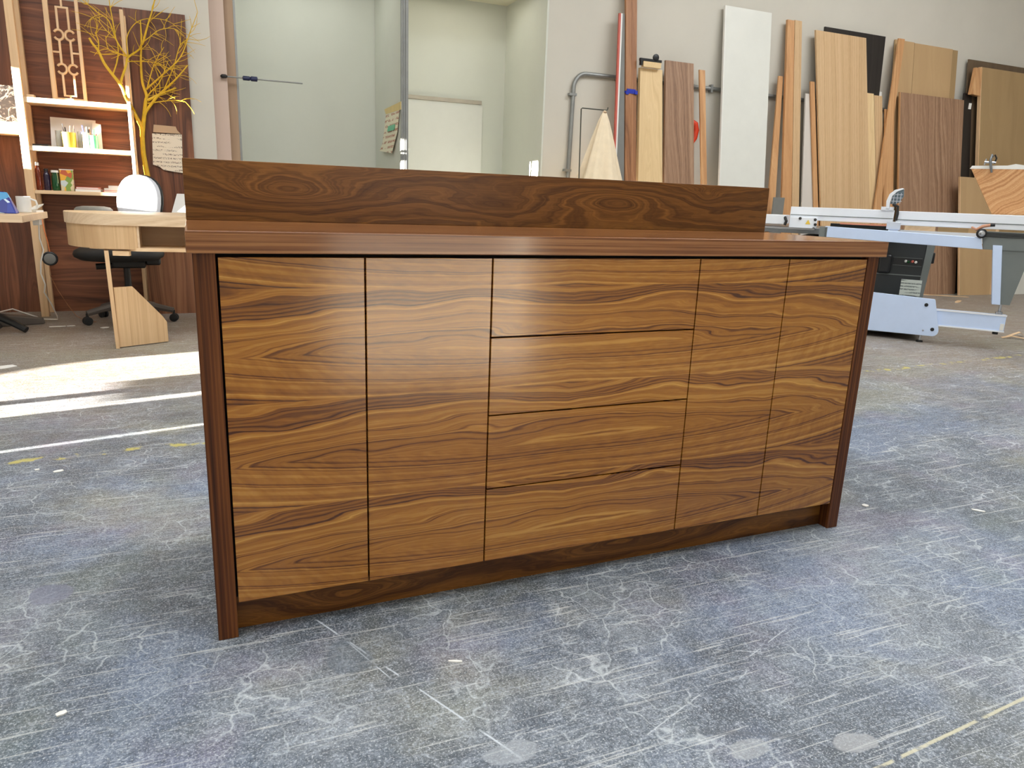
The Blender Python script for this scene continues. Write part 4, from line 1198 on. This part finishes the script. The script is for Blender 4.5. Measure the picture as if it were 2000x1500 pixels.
# swing arm
pl_poly = [(-0.46, 0.365), (0.062, 0.350), (0.070, 0.315), (0.062, 0.305)]
pl_poly = [(-0.46, 0.055), (-0.46, 0.368), (0.055, 0.350), (0.063, 0.342), (0.118, 0.118)]
for i in range(7):
    a = math.radians(10 - 100 * i / 6)
    pl_poly.append((0.078 + 0.042 * math.cos(a), 0.100 + 0.042 * math.sin(a)))
arm = obj('swing_arm_plate', sprism(pl_poly, -0.01, 0.025), M_SAWB, saw, bevel=0.002)
for u, z, r in ((0.005, 0.302, 0.014), (0.075, 0.113, 0.014), (0.012, 0.098, 0.007)):
    obj('bolt', sdisc(u, -0.009, z, [(r, 0), (r, 0.006), (r * 0.7, 0.009)]), M_BLACK if r > 0.01 else M_CHROME, arm)
ar = obj('swing_arm', sbox(0.05, 0.55, 0.02, 0.08, 0.142, 0.272), M_SAWB, saw, bevel=0.003)
obj('arm_flange', sbox(0.08, 0.553, 0.014, 0.02, 0.262, 0.274, sbox(0.08, 0.553, 0.014, 0.02, 0.140, 0.150)), M_SAWW, ar)
obj('arm_end_label', sbox(0.52, 0.545, 0.012, 0.02, 0.155, 0.205), M_WHITE, ar)
obj('arm_roller', sdisc(0.50, 0.05, 0.118, [(0.02, 0), (0.02, 0.03)], ax=Vector((0, 0, 1))), M_BLACK, ar)
obj('support_pin', sdisc(0.50, 0.05, 0.27, [(0.024, 0), (0.024, 0.022), (0.010, 0.028), (0.010, 0.09)], ax=Vector((0, 0, 1))), M_CHROME, saw)
# leg of the crosscut table
lg = obj('table_leg', sprism([(0.43, 0.82), (0.86, 0.83), (0.86, 0.80), (0.62, 0.72), (0.555, 0.350), (0.492, 0.350)], 0.03, 0.05), M_SAWG, saw)
obj('leg_front', sprism([(0.372, 0.79), (0.432, 0.79), (0.494, 0.348), (0.438, 0.348)], 0.01, 0.07), M_SAWB, saw, bevel=0.002)
for u in (0.465, 0.505, 0.545, 0.59):
    obj('rivet', sdisc(u, 0.03, 0.795, [(0.006, 0), (0.006, 0.004), (0.003, 0.006)], seg=8), M_CHROME, lg)
# crosscut table frame
obj('frame_beam', sprism([(-0.82, 0.785), (-0.82, 0.872), (0.262, 0.842), (0.285, 0.84), (0.312, 0.755)], 0.0, 0.06), M_SAWB, saw, bevel=0.003)
rb = obj('side_rail', sprism([(0.287, 0.89), (1.2, 0.885), (1.2, 0.76), (0.316, 0.755)], 0.02, 0.06), M_SAWG, saw)
for i in range(4):
    obj('rail_groove', sbox(0.30, 1.2, 0.014, 0.022, 0.848 + i * 0.010, 0.853 + i * 0.010), M_BLACK, rb)
obj('frame_beam', sbox(-0.82, 1.2, 0.55, 0.61, 0.78, 0.86), M_SAWW, saw)
obj('frame_beam', sbox(-0.86, -0.80, 0.0, 0.61, 0.78, 0.865), M_SAWG, saw)
obj('frame_beam', sbox(-0.345, -0.28, 0.06, 0.55, 0.80, 0.875), M_SILV, saw)
obj('dark_filler', sbox(-0.80, -0.36, 0.18, 0.24, 0.80, 0.895), M_SAWD, saw)  # dark box added to darken the gap between fence and beam
obj('cast_table', sbox(-1.9, -0.86, 0.10, 1.2, 0.80, 0.85), M_IRON, saw, bevel=0.003)
obj('cast_table', sbox(-0.80, 0.0, 0.72, 1.4, 0.80, 0.85), M_IRON, saw, bevel=0.003)
sl = obj('sliding_carriage', sbox(-2.0, -1.15, 0.02, 0.28, 0.872, 0.948), M_SAWW, saw, bevel=0.004)
obj('carriage_rail', sbox(-2.0, -0.90, 0.0, 0.20, 0.835, 0.850), M_CHROME, saw)
br_ = obj('fence_bracket', sbox(-1.115, -0.90, 0.06, 0.12, 0.84, 0.935), M_SAWW, saw, bevel=0.004)
for u, z in ((-1.03, 0.925), (-0.91, 0.92), (-0.905, 0.88), (-0.915, 0.845)):
    obj('bolt', sdisc(u, 0.06, z, [(0.012, 0), (0.012, 0.01), (0.007, 0.014)], seg=10), M_BLACK, br_)
obj('warning_sticker', sprism([(-0.985, 0.88), (-0.945, 0.88), (-0.965, 0.918)], 0.055, 0.004), plain('warning_yellow', (226, 190, 60), 0.5), br_)
obj('clamp_lever', MB().tube([sp(-1.15, 0.03, 0.93), sp(-1.13, 0.0, 0.90), sp(-1.14, 0.0, 0.865)], 0.012, 8), M_BLACK, br_)
# crosscut fence with flip stop
fc = obj('crosscut_fence', sbox(-1.125, -0.332, 0.12, 0.17, 0.912, 1.02), M_SAWW, saw, bevel=0.003)
obj('fence_groove', sbox(-1.12, -0.335, 0.116, 0.122, 0.950, 0.956), M_SAWG, fc)
fc2 = obj('crosscut_fence', sbox(-0.312, 1.3, 0.12, 0.17, 0.905, 1.015), M_SAWW, saw, bevel=0.003)
obj('fence_groove', sbox(-0.312, 1.3, 0.116, 0.122, 0.945, 0.951), M_SAWG, fc2)
obj('fence_scale', sbox(-0.72, -0.36, 0.10, 0.12, 0.892, 0.903), plain('salmon_scale', (214, 140, 112), 0.5), fc)
fs2 = obj('flip_stop', sprism([(-0.395, 1.03), (-0.40, 1.09), (-0.385, 1.145), (-0.35, 1.178), (-0.30, 1.192), (-0.285, 1.185), (-0.33, 1.165), (-0.362, 1.13), (-0.372, 1.08), (-0.37, 1.03)], 0.09, 0.07), M_SAWW, saw, bevel=0.003)
obj('stop_pad', sprism([(-0.37, 1.07), (-0.36, 1.13), (-0.33, 1.163), (-0.288, 1.183), (-0.282, 1.13), (-0.305, 1.085), (-0.335, 1.065)], 0.10, 0.05), plain('blue_grey_plastic', (92, 108, 118), 0.45), fs2)
gr_ = MB()
for i in range(3):
    sbox(-0.352 + 0.024 * i, -0.348 + 0.024 * i, 0.094, 0.10, 1.072, 1.155, gr_)
    sbox(-0.366, -0.29, 0.094, 0.10, 1.088 + 0.026 * i, 1.092 + 0.026 * i, gr_)
obj('pad_ribs', gr_, M_SILV, fs2)
obj('stop_pivot', MB().tube([sp(-0.35, 0.08, 1.065), sp(-0.31, 0.08, 1.05), sp(-0.305, 0.08, 0.99), sp(-0.31, 0.08, 0.94)], 0.010, 8), M_BLACK, fs2)
obj('stop_base', sbox(-0.43, -0.34, 0.10, 0.18, 1.018, 1.045), M_SAWW, fs2)
obj('slide_block', sbox(-0.37, -0.27, 0.05, 0.12, 0.87, 0.93), M_SILV, saw, bevel=0.004)
kn = obj('lock_wheel', sdisc(0.285, 0.0, 0.872, [(0.02, -0.02), (0.036, -0.015), (0.036, 0.012), (0.026, 0.018), (0.014, 0.02)], seg=20), M_BLACK, saw)
obj('wheel_cap', sdisc(0.285, 0.0, 0.872, [(0.022, 0.0), (0.022, 0.022), (0.008, 0.026)], seg=16), M_CHROME, kn)
obj('lock_lever', MB().tube([sp(0.215, 0.02, 0.915), sp(0.245, 0.0, 0.90), sp(0.285, 0.0, 0.925), sp(0.335, -0.01, 0.937)], [0.008, 0.01, 0.012, 0.012], 8), plain('worn_copper_handle', (196, 142, 112), 0.4), kn)
obj('lever_tip', MB().tube([sp(0.33, -0.01, 0.937), sp(0.36, -0.012, 0.94)], 0.013, 8), M_BLACK, kn)
# timber offcuts lying on the table frame
obj('timber_offcut', sbox(-0.25, -0.02, 0.56, 0.64, 0.861, 0.905), M_PINEX, label='pale timber offcut lying on the saw frame', cat='offcut')
obj('timber_offcut', sbox(0.0, 0.22, 0.56, 0.66, 0.861, 0.895), M_MDF2, label='olive brown offcut beside the pale one on the saw frame', cat='offcut')

# veneered panel with a clip standing on the saw
vp = thing('veneer_panel', sp(0.6, 0.22, 1.015), 'orange oak veneered panel with slanted left edge standing on the saw fence', 'panel')
obj('panel_face', sprism([(0.338, 1.017), (1.2, 1.02), (1.25, 1.352), (0.148, 1.352)], 0.20, 0.03), M_OAKO, vp)
obj('paper_sheet', sprism([(0.138, 1.352), (0.15, 1.374), (0.38, 1.378), (0.43, 1.39), (0.52, 1.376), (1.2, 1.378), (1.2, 1.352)], 0.198, 0.02), M_PAPER, vp)
ck = thing('spring_clip', sp(0.27, 0.19, 1.31), 'small metal clamp gripping the top edge of the veneered panel', 'clamp')
obj('clip_jaw', MB().tube([sp(0.285, 0.185, 1.325), sp(0.272, 0.18, 1.37), sp(0.262, 0.18, 1.42), sp(0.268, 0.19, 1.455), sp(0.278, 0.20, 1.44)], [0.007, 0.009, 0.009, 0.008, 0.006], 8), M_IRON, ck)
obj('clip_screw', MB().tube([sp(0.225, 0.19, 1.402), sp(0.30, 0.19, 1.398)], 0.008, 8), M_CHROME, ck)
obj('clip_handle', MB().tube([sp(0.235, 0.19, 1.425), sp(0.228, 0.19, 1.38)], 0.006, 8), M_CHROME, ck)
obj('clip_jaw', MB().tube([sp(0.292, 0.19, 1.39), sp(0.30, 0.19, 1.43), sp(0.285, 0.19, 1.455)], 0.006, 8), M_BLACK, ck)

# ------------------------------------------------------------------ scraps on the floor
GS = 'scraps scattered on the concrete floor'


def scrap(c, l, wd, ang, mat, label, name='paper_scrap', cat='scrap', h=0.003):
    ca, sa = math.cos(ang), math.sin(ang)
    pts = []
    for a, b in ((-0.5, -0.4), (0.1, -0.55), (0.5, -0.3), (0.45, 0.4), (-0.1, 0.55), (-0.55, 0.3)):
        x, y = a * l, b * wd
        pts.append((c[0] + x * ca - y * sa, c[1] + x * sa + y * ca, 0.0005))
    obj(name, MB().prism(pts, (0, 0, h)), mat, label=label, cat=cat, group=GS)


scrap((-0.926, 4.364), 0.10, 0.03, 0.1, M_PAPER, 'long white scrap on the floor left of the chair caster')
scrap((-0.845, 4.375), 0.05, 0.025, 0.2, M_PAPER, 'short white scrap beside the long one near the chair')
scrap((-0.623, 4.263), 0.05, 0.04, 0.7, M_PAPER, 'white scrap between the chair and the angled table leg')
scrap((-1.02, 3.06), 0.16, 0.07, 0.5, M_PAPER, 'larger white scrap at the left edge before the sunlit floor')
scrap((-0.489, 1.263), 0.03, 0.018, 0.3, M_PAPER, 'tiny white scrap in front of the thin bright floor line')
scrap((-0.56, 1.30), 0.014, 0.010, 0.3, M_PAPER, 'tiny white crumb left of the scrap at the bright floor line')
scrap((2.109, 0.097), 0.02, 0.02, 0.3, M_PAPER, 'tiny white chip near the right foot of the credenza')
scrap((2.464, -0.065), 0.04, 0.012, 2.3, M_PAPER, 'thin white chip on the floor at the right')
scrap((-0.287, -0.153), 0.018, 0.012, 0.3, M_PAPER, 'white chip in the left foreground')
scrap((0.479, -0.257), 0.03, 0.006, -0.4, M_PAPER, 'thin curled white sliver in the middle foreground')
scrap((8.744, 4.803), 0.55, 0.05, -0.6, M_PINEX, 'long pale wood sliver in front of the low tan sheet', 'wood_sliver', 'wood sliver', 0.006)
scrap((8.35, 4.33), 0.28, 0.05, 0.5, M_PINEX, 'shorter pale wood sliver near the saw arm', 'wood_sliver', 'wood sliver', 0.006)


def curl(pts, wd, label):
    m = MB()
    vs, fs = [], []
    for (x, y, z) in pts:
        vs += [(x, y, z), (x + wd * 0.5, y + wd * 0.85, z + 0.004), (x, y, z + 0.003), (x + wd * 0.5, y + wd * 0.85, z + 0.007)]
    for i in range(len(pts) - 1):
        a, b = 4 * i, 4 * i + 4
        fs += [(a, b, b + 1, a + 1), (a + 2, a + 3, b + 3, b + 2), (a, a + 2, b + 2, b), (a + 1, b + 1, b + 3, a + 3)]
    fs += [(0, 1, 3, 2), (len(vs) - 4, len(vs) - 2, len(vs) - 1, len(vs) - 3)]
    obj('wood_shaving', m.add(vs, fs), M_PINEX, label=label, cat='shaving', group='shavings by the saw arm')


curl([(6.27, 2.40, 0.001), (6.32, 2.36, 0.02), (6.38, 2.32, 0.012), (6.42, 2.26, 0.001)], 0.03, 'curled wood shaving below the end of the saw arm')
curl([(6.36, 2.42, 0.001), (6.45, 2.42, 0.02), (6.53, 2.42, 0.035), (6.58, 2.42, 0.012)], 0.03, 'longer wood shaving bending right below the saw arm')
